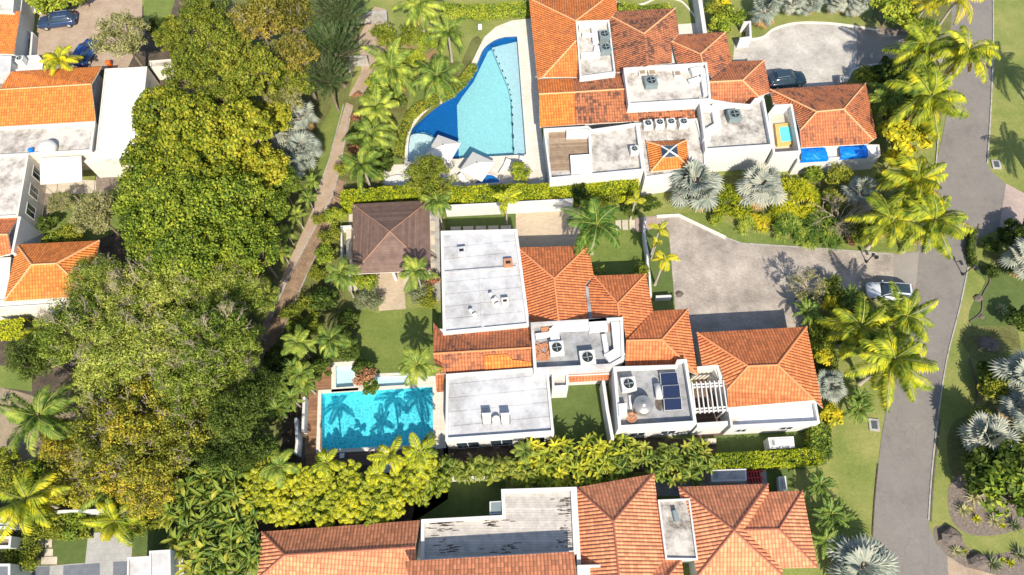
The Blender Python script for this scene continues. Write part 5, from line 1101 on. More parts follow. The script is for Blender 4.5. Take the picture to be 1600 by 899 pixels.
# ================= cars =================
def car(px, py, ang, label, pmat, L_=4.7, W_=1.88, H_=1.62, panoramic=False):
    base = P(px, py, .8); o = thing('parked_car', label, 'car', (base.x, base.y, .03)); f = Vector((math.cos(ang), math.sin(ang), 0)); s = Vector((-f.y, f.x, 0)); C0 = Vector((base.x, base.y, .03))
    def T(x, y, z): return C0 + f * x + s * y + Vector((0, 0, z))
    def loft(secs, mat, name, par=o, sm=True):
        mb = MB(); i0 = 0; n = len(secs[0]); mb.v = [tuple(T(*q)) for sec in secs for q in sec]
        for i in range(len(secs) - 1):
            for k in range(n - 1): a = i*n + k; mb.f.append((a, a+1, a+n+1, a+n)); mb.u += [(0,0)]*4; mb.m.append(0)
        for i in (0, len(secs)-1):
            mb.f.append(tuple(i*n + k for k in range(n))); mb.u += [(0,0)]*n; mb.m.append(0)
        return mb.build(name, M[mat], par, sm)
    st = [(-.5,.42,.62,.80),(-.485,.35,.90,.90),(-.44,.30,1.0,.96),(-.30,.28,1.03,1.0),(-.05,.28,1.02,1.0),(.18,.28,1.0,1.0),(.30,.28,.95,.99),(.42,.30,.86,.95),(.475,.36,.74,.86),(.5,.42,.60,.72)]
    secs = []
    for x, zb, zt, wf in st:
        x *= L_; y = W_ / 2 * wf; secs.append([(x, -y*.93, zb), (x, -y, zb + (zt-zb)*.35), (x, -y*.985, zb + (zt-zb)*.75), (x, -y*.86, zt), (x, -y*.4, zt + .025), (x, 0, zt + .035), (x, y*.4, zt + .025), (x, y*.86, zt), (x, y*.985, zb + (zt-zb)*.75), (x, y, zb + (zt-zb)*.35), (x, y*.93, zb)])
    loft(secs, pmat, 'body')
    gs = []
    for x, zt, wf in ((-.475,1.0,.80),(-.43,H_*.86,.74),(-.38,H_*.965,.70),(-.20,H_,.69),(.0,H_*.995,.68),(.07,H_*.95,.68),(.23,1.0,.80)):
        x *= L_; y = W_/2*wf; gs.append([(x, -W_/2*.88, .96), (x, -y, max(.98, zt - .05)), (x, -y*.6, zt), (x, 0, zt + .01), (x, y*.6, zt), (x, y, max(.98, zt - .05)), (x, W_/2*.88, .96)])
    loft(gs, 'glass', 'window_glass')
    rf = []
    for x, zt, wf in ((-.40,H_*.945,.70),(-.36,H_*.985,.70),(-.20,H_+.012,.70),(.0,H_*.995+.012,.69),(.055,H_*.97,.68)):
        x *= L_; y = W_/2*wf*1.01; rf.append([(x, -y, zt - .045), (x, -y*.6, zt + .006), (x, 0, zt + .016), (x, y*.6, zt + .006), (x, y, zt - .045)])
    rr = loft(rf, pmat, 'roof_panel')
    if panoramic:
        mb = MB(); mb.face([T(-.34*L_, -.52, H_+.045), T(.03*L_, -.52, H_+.045), T(.03*L_, .52, H_+.045), T(-.34*L_, .52, H_+.045)]); mb.build('sunroof', M['glass'], rr)
    for sg in (-1, 1):
        mb = MB()
        for (x0, z0_, x1, z1_) in ((.225,1.0,.06,H_*.94),(-.08,.99,-.10,H_*.95),(-.30,1.0,-.33,H_*.93)):
            mb.tube(T(x0*L_, sg*W_/2*.83, z0_), T(x1*L_, sg*W_/2*.68, z1_), .04, .035, 5)
        mb.build('pillar', M[pmat], o)
        mb = MB(); mb.tube(T(.17*L_, sg*W_*.46, 1.02), T(.17*L_, sg*W_*.56, 1.05), .09, .07, 7); mb.build('mirror', M[pmat], o)
        for xx in (.30, -.30):
            c0, c1 = T(xx*L_, sg*W_*.40, .33), T(xx*L_, sg*W_*.505, .33); mb = MB(); mb.tube(c0, c1, .34, .34, 18); wh = mb.build('wheel', M['rubber'], o); mb = MB(); mb.tube(c1 - s*sg*.02, c1 + s*sg*.012, .22, .2, 14); mb.build('rim', M['metal'], wh)
        mb = MB(); mb.tube(T(.455*L_, sg*W_*.36, .70), T(.488*L_, sg*W_*.30, .66), .09, .07, 8); mb.build('headlight', M['acwhite'], o)
        mb = MB(); mb.tube(T(-.475*L_, sg*W_*.38, .86), T(-.497*L_, sg*W_*.34, .82), .09, .07, 8); mb.build('taillight', M['red'], o)
        mb = MB(); mb.tube(T(-.36*L_, sg*.52, H_+.02), T(-.02*L_, sg*.52, H_+.03), .02, .02, 5); mb.build('roof_rail', M['metal'], o)
    return o
M['carblue'] = paint('navy_paint', (.03, .06, .14)); M['cardark'] = paint('dark_teal_paint', (.012, .03, .05)); M['carwhite'] = paint('silver_white_paint', (.62, .64, .67), .3, .1); M['cardeep'] = paint('deep_blue_paint', (.012, .07, .26))
car(88, 31, math.pi + .12, 'navy blue station wagon parked on the sandy driveway at top left', 'carblue', 4.9, 1.9, 1.6)
car(134, 80, R(76), 'deep blue car half hidden under the grey green tree at top left', 'cardeep', 4.6)
car(1230, 123, .1, 'dark blue people carrier parked on the white paved north driveway', 'cardark', 4.7, 1.95, 1.75, True)
car(1391, 455, math.pi - .16, 'white car with dark glass roof parked under palms by the road', 'carwhite', 4.7, 1.85, 1.6, True)
# ================= pool furniture and street things =================
def umbrella(px, py, half, rot, h, label):
    c = P(px, py, h); o = thing('pool_umbrella', label, 'umbrella', (c.x, c.y, 0), 'square white umbrellas by the free form pool'); mb = MB(); n = 8; rim = []
    for k in range(n):
        a = rot + k * math.pi / 4; r_ = half * (1.414 if k % 2 else 1.0); rim.append(Vector((c.x + r_*math.cos(a), c.y + r_*math.sin(a), h - .75)))
    top = Vector((c.x, c.y, h))
    for k in range(n): mb.face([top, rim[k], rim[(k+1) % n]])
    for k in range(n): a, b = rim[k], rim[(k+1) % n]; mb.face([a - Vector((0,0,.14)), b - Vector((0,0,.14)), b, a])
    mb.build('canopy', M['canvas'], o); mb = MB(); mb.tube((c.x, c.y, -.3), (c.x, c.y, h + .1), .045); mb.build('pole', M['wood'], o); mb = MB()
    for k in range(n): mb.tube(top - Vector((0,0,.06)), rim[k] - Vector((0,0,.03)), .018, n=4)
    mb.build('rib', M['wood'], o); mb = MB(); mb.lathe((c.x, c.y, h), [(.09, 0), (.02, .12)], 8); mb.build('finial', M['black'], o); mb = MB(); mb.lathe((c.x, c.y, -.25 if half < 1.2 else .03), [(.3, 0), (.3, .1)], 14); mb.build('base', M['concrete'], o)
umbrella(692, 226, 1.5, R(-27), 2.6, 'square white umbrella standing in the cobalt corner of the free form pool'); umbrella(745, 254, 1.5, R(-32), 2.6, 'square white umbrella over the oval plunge pool')
q = ccw(PP(smooth([(742,284),(752,273),(768,271),(779,277),(782,287),(744,289)], 4, True), .25)); o = thing('hot_tub', 'small oval blue tub half covered by the white umbrella', 'hot tub', (q[0].x, q[0].y, 0)); mb = MB(); mb.prism(q, 0, .25); mb.build('rim', M['travertine'], o); mb = MB(); mb.prism(inset(q, .25), .2, .262); mb.build('basin', M['poolblue'], o)
q = ccw(PP(smooth([(601,288),(604,279),(616,274),(630,274),(640,280),(644,290)], 4, True), .3)); mb = MB(); mb.prism(q, 0, .3); tag(mb.build('curved_bench', M['white']), 'white curved bench beside the hedge corner north of the pavilion', 'bench')
def lounger(px, py, rz, label, mat='canvas', grp=None):
    c = P(px, py, .4); o = thing('sun_lounger', label, 'sun lounger', (c.x, c.y, .03), grp); f = Vector((math.cos(rz), math.sin(rz), 0)); s = Vector((-f.y, f.x, 0)); Q = lambda x, y, z: c.xy.to_3d() + f*x + s*y + Vector((0,0,z))
    mb = MB(); mb.prism([Q(-1,-.33,0), Q(.35,-.33,0), Q(.35,.33,0), Q(-1,.33,0)], .33, .42, 0, True, True); mb.build('seat', M[mat], o); mb = MB(); a = [Q(.35,-.33,.42), Q(1,-.33,.8), Q(1,.33,.8), Q(.35,.33,.42)]; mb.face(a); mb.face([v_ - Vector((0,0,.08)) for v_ in reversed(a)]); mb.build('backrest', M[mat], o)
    for x, y in ((-.9,-.28),(-.9,.28),(.3,-.28),(.3,.28)): mb = MB(); mb.tube(Q(x,y,.03), Q(x,y,.33), .03); mb.build('leg', M['metal'], o)
lounger(789, 262, R(60), 'pale lounger on the terrace south of the free form pool', grp=None); lounger(815, 258, R(80), 'pale lounger beside the small plant at the terrace corner'); lounger(727, 283, R(130), 'pale lounger between the leafy tree and the oval tub'); lounger(605, 722, R(92), 'pale lounger on the dark deck between golden palms')
c = P(534, 712, .5); o = thing('side_table', 'small white side table on the dark deck south of the rectangular pool', 'table', (c.x, c.y, .035)); mb = MB(); mb.box(c, .45, .45, .4, .45); mb.build('tabletop', M['acwhite'], o)
for sx in (-.18, .18):
    for sy in (-.18, .18): mb = MB(); mb.tube((c.x+sx, c.y+sy, .035), (c.x+sx, c.y+sy, .4), .02); mb.build('leg', M['acwhite'], o)
c = P(750, 44, .5); o = thing('garden_chair', 'grey metal chair on the grass beside the top of the free form pool', 'chair', (c.x, c.y, 0)); mb = MB(); mb.box(c, .5, .5, .4, .45); mb.build('seat', M['metal'], o); mb = MB(); mb.box((c.x, c.y + .25), .5, .05, .45, .95); mb.build('backrest', M['metal'], o)
for sx in (-.2, .2):
    for sy in (-.2, .2): mb = MB(); mb.tube((c.x+sx, c.y+sy, 0), (c.x+sx, c.y+sy, .4), .02); mb.build('leg', M['metal'], o)
def lamp(px, py, label, h=3.2):
    c = P(px, py, h); o = thing('street_lamp', label, 'lamp', (c.x, c.y, 0)); mb = MB(); mb.lathe((c.x, c.y, 0), [(.14, 0), (.14, .25), (.06, .35), (.05, h - .5)], 10); mb.build('pole', M['black'], o); mb = MB(); mb.lathe((c.x, c.y, h - .5), [(.08, 0), (.17, .3), (.22, .34), (.05, .55)], 8); mb.build('lantern', M['black'], o)
    mb = MB(); mb.tube((c.x, c.y, h - .6), (c.x + .5, c.y - .05, h - .6), .035); mb.box((c.x + .55, c.y - .05), .3, .3, h - .85, h - .55); mb.build('bracket', M['black'], o)
lamp(1366, 397, 'black lantern post at the road end of the central driveway', 1.9); lamp(1523, 415, 'dark lamp post on the grass at the edge of the east garden', 2.2)
def drain(px, py, label):
    c = P(px, py, .1); o = thing('storm_drain', label, 'drain', (c.x, c.y, 0)); mb = MB(); mb.box(c, 1.0, 1.2, 0, .13, -.15); mb.build('frame', M['concrete'], o); mb = MB(); mb.box(c, .55, .8, .13, .135, -.15); mb.build('opening', M['black'], o); mb = MB()
    for k in range(5): mb.box((c.x - .2 + .1*k, c.y), .03, .8, .135, .15, -.15)
    mb.build('grate', M['acgrey'], o)
drain(1366, 664, 'square drain box on the grass verge west of the road'); drain(1557, 257, 'square concrete drain box on the grass east of the road')
def rockobj(px, py, s, label, seed=0, fl=.6):
    rg = random.Random(seed); c = P(px, py, .2); mb = MB(); n = 9; pr = []
    for j in range(5):
        ph = j / 4 * math.pi / 2
        for k in range(n): a = 6.283*k/n; r_ = s * math.cos(ph * .93) * rg.uniform(.8, 1.15); mb.v.append((c.x + r_*math.cos(a), c.y + r_*math.sin(a)*.8, s*fl*math.sin(ph)*rg.uniform(.85, 1.1)))
    for j in range(4):
        for k in range(n): a = j*n + k; b = j*n + (k+1) % n; mb.f.append((a, b, b+n, a+n)); mb.u += [(0,0)]*4; mb.m.append(0)
    mb.f.append(tuple(range(4*n, 5*n))); mb.u += [(0,0)]*n; mb.m.append(0); return tag(mb.build('boulder', M['rock']), label, 'rock')
rockobj(1484, 838, 1.1, 'large brown boulder in the gravel bed at the road corner', 1); rockobj(1529, 877, .95, 'brown boulder beside the grey green agave at bottom right', 2); rockobj(1530, 465, .5, 'small boulder on the bright grass east of the road', 3); rockobj(1546, 537, 1.1, 'flat brown boulder in the dark shaded bed', 4, .35); rockobj(1535, 494, .35, 'pale stone on the edging of the east garden', 5)
rockobj(1062, 459, .45, 'pale stone beside the short kerb wall of the driveway', 6)
for k, pts in enumerate(([(1530,350),(1524,385),(1527,410),(1543,428),(1547,440),(1536,462),(1534,487),(1516,503)], [(1516,560),(1521,585),(1526,598),(1525,640)], [(1470,655),(1464,700),(1458,760),(1455,815)])):
    ribbon('edging', pts, .12, 0, .12 if k < 2 else .05, 'rock', 4)
c = P(168,97,.7); mb = MB(); mb.lathe((c.x, c.y, 0), [(.3,0),(.35,.7),(.3,.75),(.05,.85)], 14); tag(mb.build('bin', M['orange']), 'orange bin beside the grey green tree at top left', 'bin')
c = P(42,19,.5); mb = MB(); mb.lathe((c.x, c.y, 0), [(.28,0),(.33,.6),(.05,.7)], 12); tag(mb.build('bin', M['red']), 'red tub beside the top left house wall', 'bin')
c = P(57,16,.3); mb = MB(); [mb.lathe((c.x+dx, c.y+dy, 0), [(.35,0),(.45,.25),(.2,.5)], 9) for dx, dy in ((0,0),(.5,-.3),(.1,.45))]; tag(mb.build('sack', M['acwhite']), 'white sacks beside the top left driveway', 'sacks')
c = P(1223,758,.4); enclosure([(1216,745),(1228,744),(1230,766),(1218,767)], .7, 'pale blue box on the small lawn beside the south villa')
o = thing('pallet_stack', 'dark red frames lying beside the long generator box', 'pallet', P(1180,742)); mb = MB()
for k in range(5): mb.box(P(1169 + k*4.6, 742, .4), .12, 1.5, .1, .4 + .02*(k % 2))
mb.box(P(1178, 737, .4), 1.7, .12, .1, .45); mb.box(P(1178, 747, .4), 1.7, .12, .1, .45); mb.build('slat', M['red'], o)
# ================= trees: (pixel x, y, scale, crown height, what singles it out) =================
FG = 'trees of the wood between the west villas and the brick path'
forest = [
 ('orange','bronze leaved tree',[(405,38,1.0,7,'at the top of the wood near the photo edge'),(462,30,.95,7,'next to the dark needle tree at the top of the wood'),(466,88,.85,6.5,'left of the dark needle tree and below its taller neighbour')]),
 ('mid','yellow green tree',[(322,30,.9,6.5,'at the top of the wood right of the lawn'),(345,82,1.05,7,'near the top of the wood above the white roofed store'),(300,120,.85,6.5,'closest to the white roofed store'),(395,120,1.05,7.5,'in the middle of the upper wood'),(450,135,.9,7,'left of the lower end of the dark needle trees'),(350,165,.95,7,'just above the round leaved trees')]),
 ('sea','round leaved yellow tree',[(262,185,1.0,6.5,'overhanging the bright white west roof at its top'),(248,250,.95,6.5,'overhanging the bright white west roof at its lower corner'),(312,210,1.1,7.5,'at the heart of the round leaved trees'),(375,215,1.05,7.5,'right of the heart of the round leaved trees'),(405,268,.95,7,'beside the silver palms of the wood'),(322,268,1.1,7,'between the round leaved and the bright green trees'),(425,190,.7,6,'just left of the topmost silver palm of the wood')]),
 ('lime','bright green tree',[(236,310,1.0,6.5,'reaching over the stony strip of the west court'),(292,330,1.15,8,'largest of the bright crowns in mid wood'),(250,365,1.0,6.5,'right of the pale twiggy tree of the west court'),(362,325,1.05,7.5,'at the right of the bright group'),(410,335,.8,6.5,'above the young palms of the path edge'),(345,392,1.0,7,'at the foot of the bright group'),(300,400,.95,7,'between the bright group and the twiggy trees'),(400,390,.85,6,'beside the young palms where the sandy verge narrows'),(440,290,.6,5,'tucked below the lowest silver palm of the wood')]),
 ('feather','olive feathery tree',[(160,445,.85,6,'spreading over the corner of the orange hip roof'),(215,480,1.0,7,'right of the orange hip roof with pale twigs'),(280,455,1.05,7.5,'in the middle of the twiggy part of the wood'),(345,455,.95,7,'left of the brick path bend'),(125,520,.95,6.5,'below the white south wall of the west villa'),(190,550,1.05,7.5,'below its twiggy neighbour in the left of the wood'),(262,545,1.1,8,'broadest of the twiggy crowns'),(335,535,1.0,7,'left of where the brick path enters shade'),(395,470,.7,5.5,'nearest the sandy verge of the brick path'),(305,600,.95,6.5,'over the brown leaved trees'),(370,560,.7,6,'just above the shaded end of the brick path'),(170,605,.7,5.5,'beside the pale bare tree of the lower left')]),
 ('olive','brown green tree',[(232,650,1.0,6.5,'in the centre of the brown leaved group'),(300,665,1.0,6.5,'right in the brown leaved group'),(178,672,.95,6,'left in the brown leaved group near the dirt path'),(345,650,.75,6,'beside the dark tree south of the path end'),(245,715,.95,6,'above the banana plants'),(180,730,.9,5,'above the palm of the grey terrace'),(135,745,.8,4.5,'near the long garden wall'),(235,770,.7,4.5,'between the banana plants and the grey terrace lawn'),(105,690,.7,4,'below the palm of the dirt path')]),
 ('darkf','dark green tree',[(372,645,.8,7,'left of the wooden pool deck in the shade'),(392,700,.75,5,'above the yellow areca row'),(335,700,.6,5.5,'behind the top banana plant'),(408,610,.6,6,'at the end of the brick path'),(62,555,.8,4.5,'at the left edge below the west villa hedge')]),
]
for kd, adj, rows in forest:
    for x, y, s, h, d in rows: plant(kd, 'broadleaf_tree', 'tree', x, y, s, h, adj + ' ' + d, FG)
for x, y, s, h, d in [(525,22,1.0,7,'at the very top beside the sand walk'),(518,75,.95,6.5,'in the middle of its group beside the sand walk'),(508,118,.75,6,'lowest of its group beside the sand walk')]: plant('pine', 'needle_tree', 'tree', x, y, s, h, 'dark needle leaved tree ' + d)
plant('khaki', 'broadleaf_tree', 'tree', 193, 62, 1.0, 5.5, 'round grey green tree with yellow patches shading the deep blue car')
plant('khaki', 'broadleaf_tree', 'tree', 152, 335, .75, 4.5, 'pale half bare tree in the lawn of the west court')
plant('khaki', 'broadleaf_tree', 'tree', 95, 318, .42, 2.5, 'small sparse tree at the wall of the west villa'); plant('khaki', 'broadleaf_tree', 'tree', 445, 155, .7, 5.5, 'grey leaved tree just above the silver palms of the wood')
plant('mid', 'broadleaf_tree', 'tree', 672, 283, .85, 5, 'leafy tree between the free form pool and the brown pavilion')
plant('mid', 'broadleaf_tree', 'tree', 272, 60, .7, 4.5, 'narrow hedge like tree beside the top left lawn'); plant('darkf', 'broadleaf_tree', 'tree', 245, 45, .45, 3.5, 'dark tree between the grey green tree and the top left lawn')
for x, y, s, h, d in [(80,560,.9,4,'at lower left below the feathery trees'),(128,600,.8,3.5,'above the crossed trunks of the lower left')]: plant('bare', 'bare_tree', 'bare tree', x, y, s, h, 'pale leafless tree ' + d)
plant('bare', 'bare_tree', 'bare tree', 1318, 335, 1.5, 2.2, 'leafless branching tree among the front garden shrubs north of the driveway'); plant('bare', 'bare_tree', 'bare tree', 1262, 445, .9, 3.5, 'bare twiggy tree casting shadows on the driveway')
plant('bare', 'bare_tree', 'bare tree', 140, 335, .6, 3.8, 'leafless crown beside the half bare tree of the west court')
plant('bare', 'bare_tree', 'bare tree', 192, 455, .9, 7.5, 'pale bare branches above the right side of the orange hip roof'); plant('bare', 'bare_tree', 'bare tree', 232, 545, .9, 8.5, 'pale bare branches in the middle of the olive trees')
# ---- palms ----
def palms(kd, rows, name='palm_tree', cat='palm', grp=None):
    for x, y, s, h, d in rows: plant(kd, name, cat, x, y, s, h, d, grp)
palms('coco', [(1448,72,1.4,7,'yellow green coconut palm west of the road, topmost of the big roadside group'),(1512,80,1.2,8.5,'coconut palm leaning out over the road near the top right'),(1455,152,1.5,7.5,'largest coconut palm of the top right roadside group'),
 (1430,286,1.35,6.5,'golden green palm just below the golden shrub by the road'),(1393,347,1.3,5.5,'golden green palm nearest the bare tree of the front garden'),(1460,344,1.35,6.5,'golden green palm overhanging the road north of the driveway mouth'),
 (1414,496,1.1,6,'coconut palm shading the white car'),(1345,512,1.2,5,'coconut palm on the planted island left of the white car'),(1396,562,1.38,7,'broadest coconut palm on the planted island, reaching over the road')], 'coconut_palm', 'palm', 'coconut palms along the road')
palms('goldpalm', [(1498,-4,1.2,7,'golden palm hanging in from the top edge over the road'),(1452,2,.8,5,'golden palm at the top edge left of the road')], 'coconut_palm')
palms('cocog', [(1392,152,1.0,3.2,'small shaded palm left of the largest roadside coconut palm'),(1700,112,1.2,8,'palm beyond the right edge whose shadow lies on the east verge, northern one'),(1706,255,1.1,7,'palm at the right edge whose shadow lies on the east verge, southern one'),
 (62,650,1.25,7,'green palm over the dirt path at lower left'),(178,765,1.0,4.5,'green palm above the grey tiled terrace at lower left, northern one'),(612,108,1.3,5,'green palm beside the sand walk west of the pool lawn'),(682,120,1.1,4.5,'soft green palm on the pool lawn'),(588,168,1.1,4.5,'palm beside the sand walk, third from its top'),(580,212,1.0,4.5,'palm beside the sand walk, fourth from its top'),(566,258,.95,4.5,'palm nearest the hedge corner of the sand walk'),(655,8,1.1,6,'palm at the top edge above the picket fence'),(700,50,.95,5,'soft green palm near the top of the pool lawn'),(590,140,.6,3.5,'small palm at the bend of the sand walk')])
palms('coco', [(180,815,.85,5,'yellow green palm over the grey tiled terrace at lower left'),(42,782,1.1,6,'golden green palm at the lower left edge over the garden wall'),(92,92,.85,4,'yellow green palm on the orange gable roof edge'),(66,520,.75,4,'yellow palm below the white wall of the west villa')])
palms('bigpalm', [(932,352,1.1,6,'large deep green palm over the paved courtyard of the central villa')])
palms('royal', [(533,428,1.0,5.5,'royal palm at the south west corner of the brown pavilion'),(650,424,1.05,5.5,'royal palm at the south east corner of the brown pavilion'),(683,315,.95,5.5,'royal palm at the north east corner of the brown pavilion'),(464,535,.95,4.5,'royal palm left of the villa lawn near the brick path'),(516,532,1.0,5,'royal palm at the left end of the villa lawn'),(652,570,1.1,5,'royal palm at the shallow end of the rectangular pool'),(436,728,1.0,5,'green royal palm left of the wooden pool deck'),(470,585,.8,4,'shaded palm north of the spa')], 'royal_palm', 'palm', 'royal palms around the pool garden')
palms('royalgold', [(790,312,1.0,5,'golden royal palm above the white wall of the courtyard'),(509,722,.95,5.5,'golden royal palm south west of the rectangular pool'),(611,712,1.05,5.8,'golden royal palm at the middle of the pool row'),(655,706,1.15,5.8,'largest golden royal palm of the pool row, nearest the flat roof'),(590,742,.8,4.8,'low golden palm behind the middle of the pool row')], 'royal_palm', 'palm', 'golden royal palms south of the pool')
palms('smallgold', [(993,312,1.1,4,'small golden palm beside the white wall of the north villa'),(1031,357,1.1,5.5,'small golden palm at the north of the driveway strip'),(1039,404,1.35,6,'small golden palm with white trunk at the south of the driveway strip'),(1026,380,.7,3.5,'tiny golden palm between its two taller driveway neighbours')], 'young_palm', 'palm')
palms('youngpalm', [(488,284,.75,2.2,'young palm at the edge of the wood, first from the top'),(481,310,.8,2.4,'young palm at the edge of the wood, second from the top'),(463,338,.85,2.6,'young palm at the edge of the wood, third from the top'),(447,364,.85,2.6,'young palm at the edge of the wood, fourth from the top'),(440,394,.8,2.4,'young palm at the edge of the wood, fifth from the top'),(402,520,.8,2.4,'young palm beside the lower end of the brick path'),
 (938,424,.5,1.2,'small bright palm in the corner of the two central roofs'),(820,706,.9,3,'young palm below the flat roof corner'),(250,655,.9,7,'young palm rising through the brown leaved trees')], 'young_palm', 'palm')
palms('cycad', [(437,600,1.0,3.2,'dark palm of the cluster left of the pool deck, top left'),(460,575,1.0,3.4,'dark palm of the cluster left of the pool deck, topmost'),(478,600,.9,3.2,'dark palm of the cluster left of the pool deck, nearest the deck'),(432,640,1.0,3.0,'dark palm of the cluster left of the pool deck, bottom left'),(455,622,.95,3.0,'dark palm of the cluster left of the pool deck, middle'),
 (1281,757,1.0,2.4,'dark green cycad east of the south villa, northernmost'),(1298,803,1.15,2.6,'dark green cycad east of the south villa, middle'),(1290,845,1.0,2.4,'dark green cycad east of the south villa, southernmost'),(1318,812,.75,2,'dark green cycad east of the south villa, small outer one'),
 (1343,622,.9,1.8,'cycad on the verge west of the road, upper of two'),(1341,640,1.05,1.8,'cycad on the verge west of the road, lower of two'),(1262,488,1.1,2.2,'spiky green palm at the north east corner of the garage roof'),(1330,466,1.0,2.4,'green cycad on the island beside the driveway'),(1375,365,.7,1,'low cycad at the road end of the front garden')], 'cycad', 'cycad')
palms('silver', [(466,182,.85,3.6,'silver palm in the wood, topmost of its group'),(448,215,.8,3.4,'silver palm in the wood, left of its group'),(472,232,.8,3.2,'silver palm in the wood, nearest the narrow lawn'),(452,262,.7,3,'silver palm in the wood, lowest of its group'),
 (1087,291,1.12,2.6,'broad silver palm nearest the skylight roof wall'),(1190,292,1.05,2.6,'broad silver palm between the two yellow strappy shrubs'),(1348,300,.85,2.2,'silver palm beside the roadside golden palms'),(1197,17,.75,2,'silver palm nearest the west end of the north driveway'),(1240,4,.6,2,'silver palm at the top edge, second from the west'),(1268,5,.6,2,'silver palm at the top edge, third from the west'),(1308,2,.55,2,'silver palm at the top edge, fourth from the west'),(1342,6,.6,2,'silver palm at the top edge above the garden lawn, easternmost'),
 (1297,604,.7,2,'silver palm beside the east side of the garage roof'),(1604,402,.85,2.4,'silver palm in the dark hedge ring of the east garden'),(1600,590,1.0,3,'large silver palm at the right edge below the shaded bed'),(1543,683,.92,3,'silver palm above the big green bush on the east side'),(1598,645,.8,3.2,'silver palm at the right edge between the two large ones'),(1345,888,1.1,2.6,'silver palm at the bottom edge west of the road')], 'silver_palm', 'palm')
# ---- areca, banana, ginger rows ----
ar = [(405,755),(432,762),(460,752),(487,765),(515,757),(545,768),(575,760),(600,772),(628,757),(655,768),(420,790),(450,798),(482,792),(512,797),(545,797),(580,797),(612,795),(398,728),(545,742),(640,738),(395,785),(445,740),(665,735),(683,750)]
wd = ['first','second','third','fourth','fifth','sixth','seventh','eighth','ninth','tenth']
for k, (x, y) in enumerate(ar):
    lab = ('front row of the yellow areca hedge, %s from the left' % wd[k]) if k < 10 else ('back row of the yellow areca hedge beside the salmon roof, %s from the left' % wd[k-10]) if k < 17 else ['leftmost areca clump under the green royal palm','areca clump between the golden palms of the pool row','areca clump under the largest golden palm','areca clump at the dark left end of the areca hedge','areca clump just right of the green royal palm','areca clump right of the largest golden palm','areca clump at the right end of the yellow row'][k-17]
    plant('areca', 'areca_palm', 'palm', x, y, .95, 2.8, lab, 'yellow areca hedge south of the rectangular pool')
for k, (x, y) in enumerate([(700,728),(722,738),(745,728),(768,740),(792,730),(812,742)]): plant('arecag', 'areca_palm', 'palm', x, y, .8, 2.4, 'green areca palm below the south flat roof, %s from the left' % wd[k], 'green palms below the south flat roof')
for k, (x, y) in enumerate([(836,708),(858,722),(880,704),(902,722),(925,702),(830,735),(862,748),(893,745),(920,735),(945,715),(968,700),(948,738)]): plant('ginger', 'ginger_plant', 'plant', x, y, 1.0, 2.3, 'yellow green strappy clump by the turf court, %s from left in its %s row' % (wd[k if k < 5 else k-5], 'upper' if k < 5 else 'lower'), 'strappy clumps south of the turf court')
for k, (x, y) in enumerate([(975,722),(1000,710),(1022,728),(1045,712),(1066,728),(1088,706),(1080,735),(1050,738),(1100,718)]): plant('gingerg' if k % 3 else 'arecag', 'ginger_plant', 'plant', x, y, .95, 2.2, 'green leafy clump south of the solar panel roof, %s from the left' % wd[k], 'green clumps south of the solar panel roof')
for x, y, s, d in [(305,755,1.1,'topmost of the banana group'),(275,790,1.0,'left of the banana group beside the small lawn'),(318,798,1.2,'middle of the banana group'),(358,775,1.1,'nearest the yellow areca hedge'),(295,840,1.1,'just above the white flat roofed house'),(345,835,1.15,'centre right of the banana group'),(378,825,1.0,'beside the corner of the salmon roof'),(320,880,1.1,'at the bottom edge beside the white flat roofed house'),(372,880,1.1,'at the bottom edge beside the salmon roof'),(340,738,1.0,'under the dark tree at the group top'),(390,860,.9,'touching the west end of the salmon roof'),(255,760,.8,'smallest, at the upper left of the group')]:
    plant('banana', 'banana_plant', 'banana plant', x, y, s, 3.0, 'banana plant with long ragged leaves, ' + d, 'banana plants at lower left')
# ---- shrubs ----
plant('bushgold', 'golden_shrub', 'shrub', 1405, 222, 2.1, 2.4, 'bright golden shrub beside the second blue tarpaulin'); plant('bushgold', 'golden_shrub', 'shrub', 1396, 250, 1.1, 1.8, 'lower golden shrub beside the white wall end and the roadside palms')
plant('strap', 'strappy_shrub', 'shrub', 1140, 318, 1.0, .4, 'yellow strappy shrub between the two broad silver palms'); plant('strap', 'strappy_shrub', 'shrub', 1240, 312, 1.12, .4, 'yellow strappy shrub right of the second broad silver palm'); plant('strap', 'strappy_shrub', 'shrub', 1222, 335, .7, .3, 'low yellow strappy shrub below the larger one of the front garden')
plant('strapgold', 'grass_clump', 'grass clump', 1185, 350, 1.0, .2, 'small orange tinged clump below the second broad silver palm')
for x, y, s, d in [(1165,354,.9,'left of the small orange tinged clump'),(1228,360,1.3,'at the driveway edge left of the bare tree'),(1288,364,1.6,'at the driveway edge below the bare tree'),(1262,372,1.0,'between its two larger neighbours at the driveway edge')]: plant('strapgreen', 'grass_clump', 'grass clump', x, y, s, .2, 'green arching grass clump ' + d)
plant('bushmid', 'flowering_shrub', 'shrub', 1342, 365, 1.1, 1.1, 'green shrub with red flowers right of the bare tree'); plant('bushred', 'flowering_shrub', 'shrub', 1330, 378, .5, .7, 'small red flowered shrub at the foot of the bare tree')
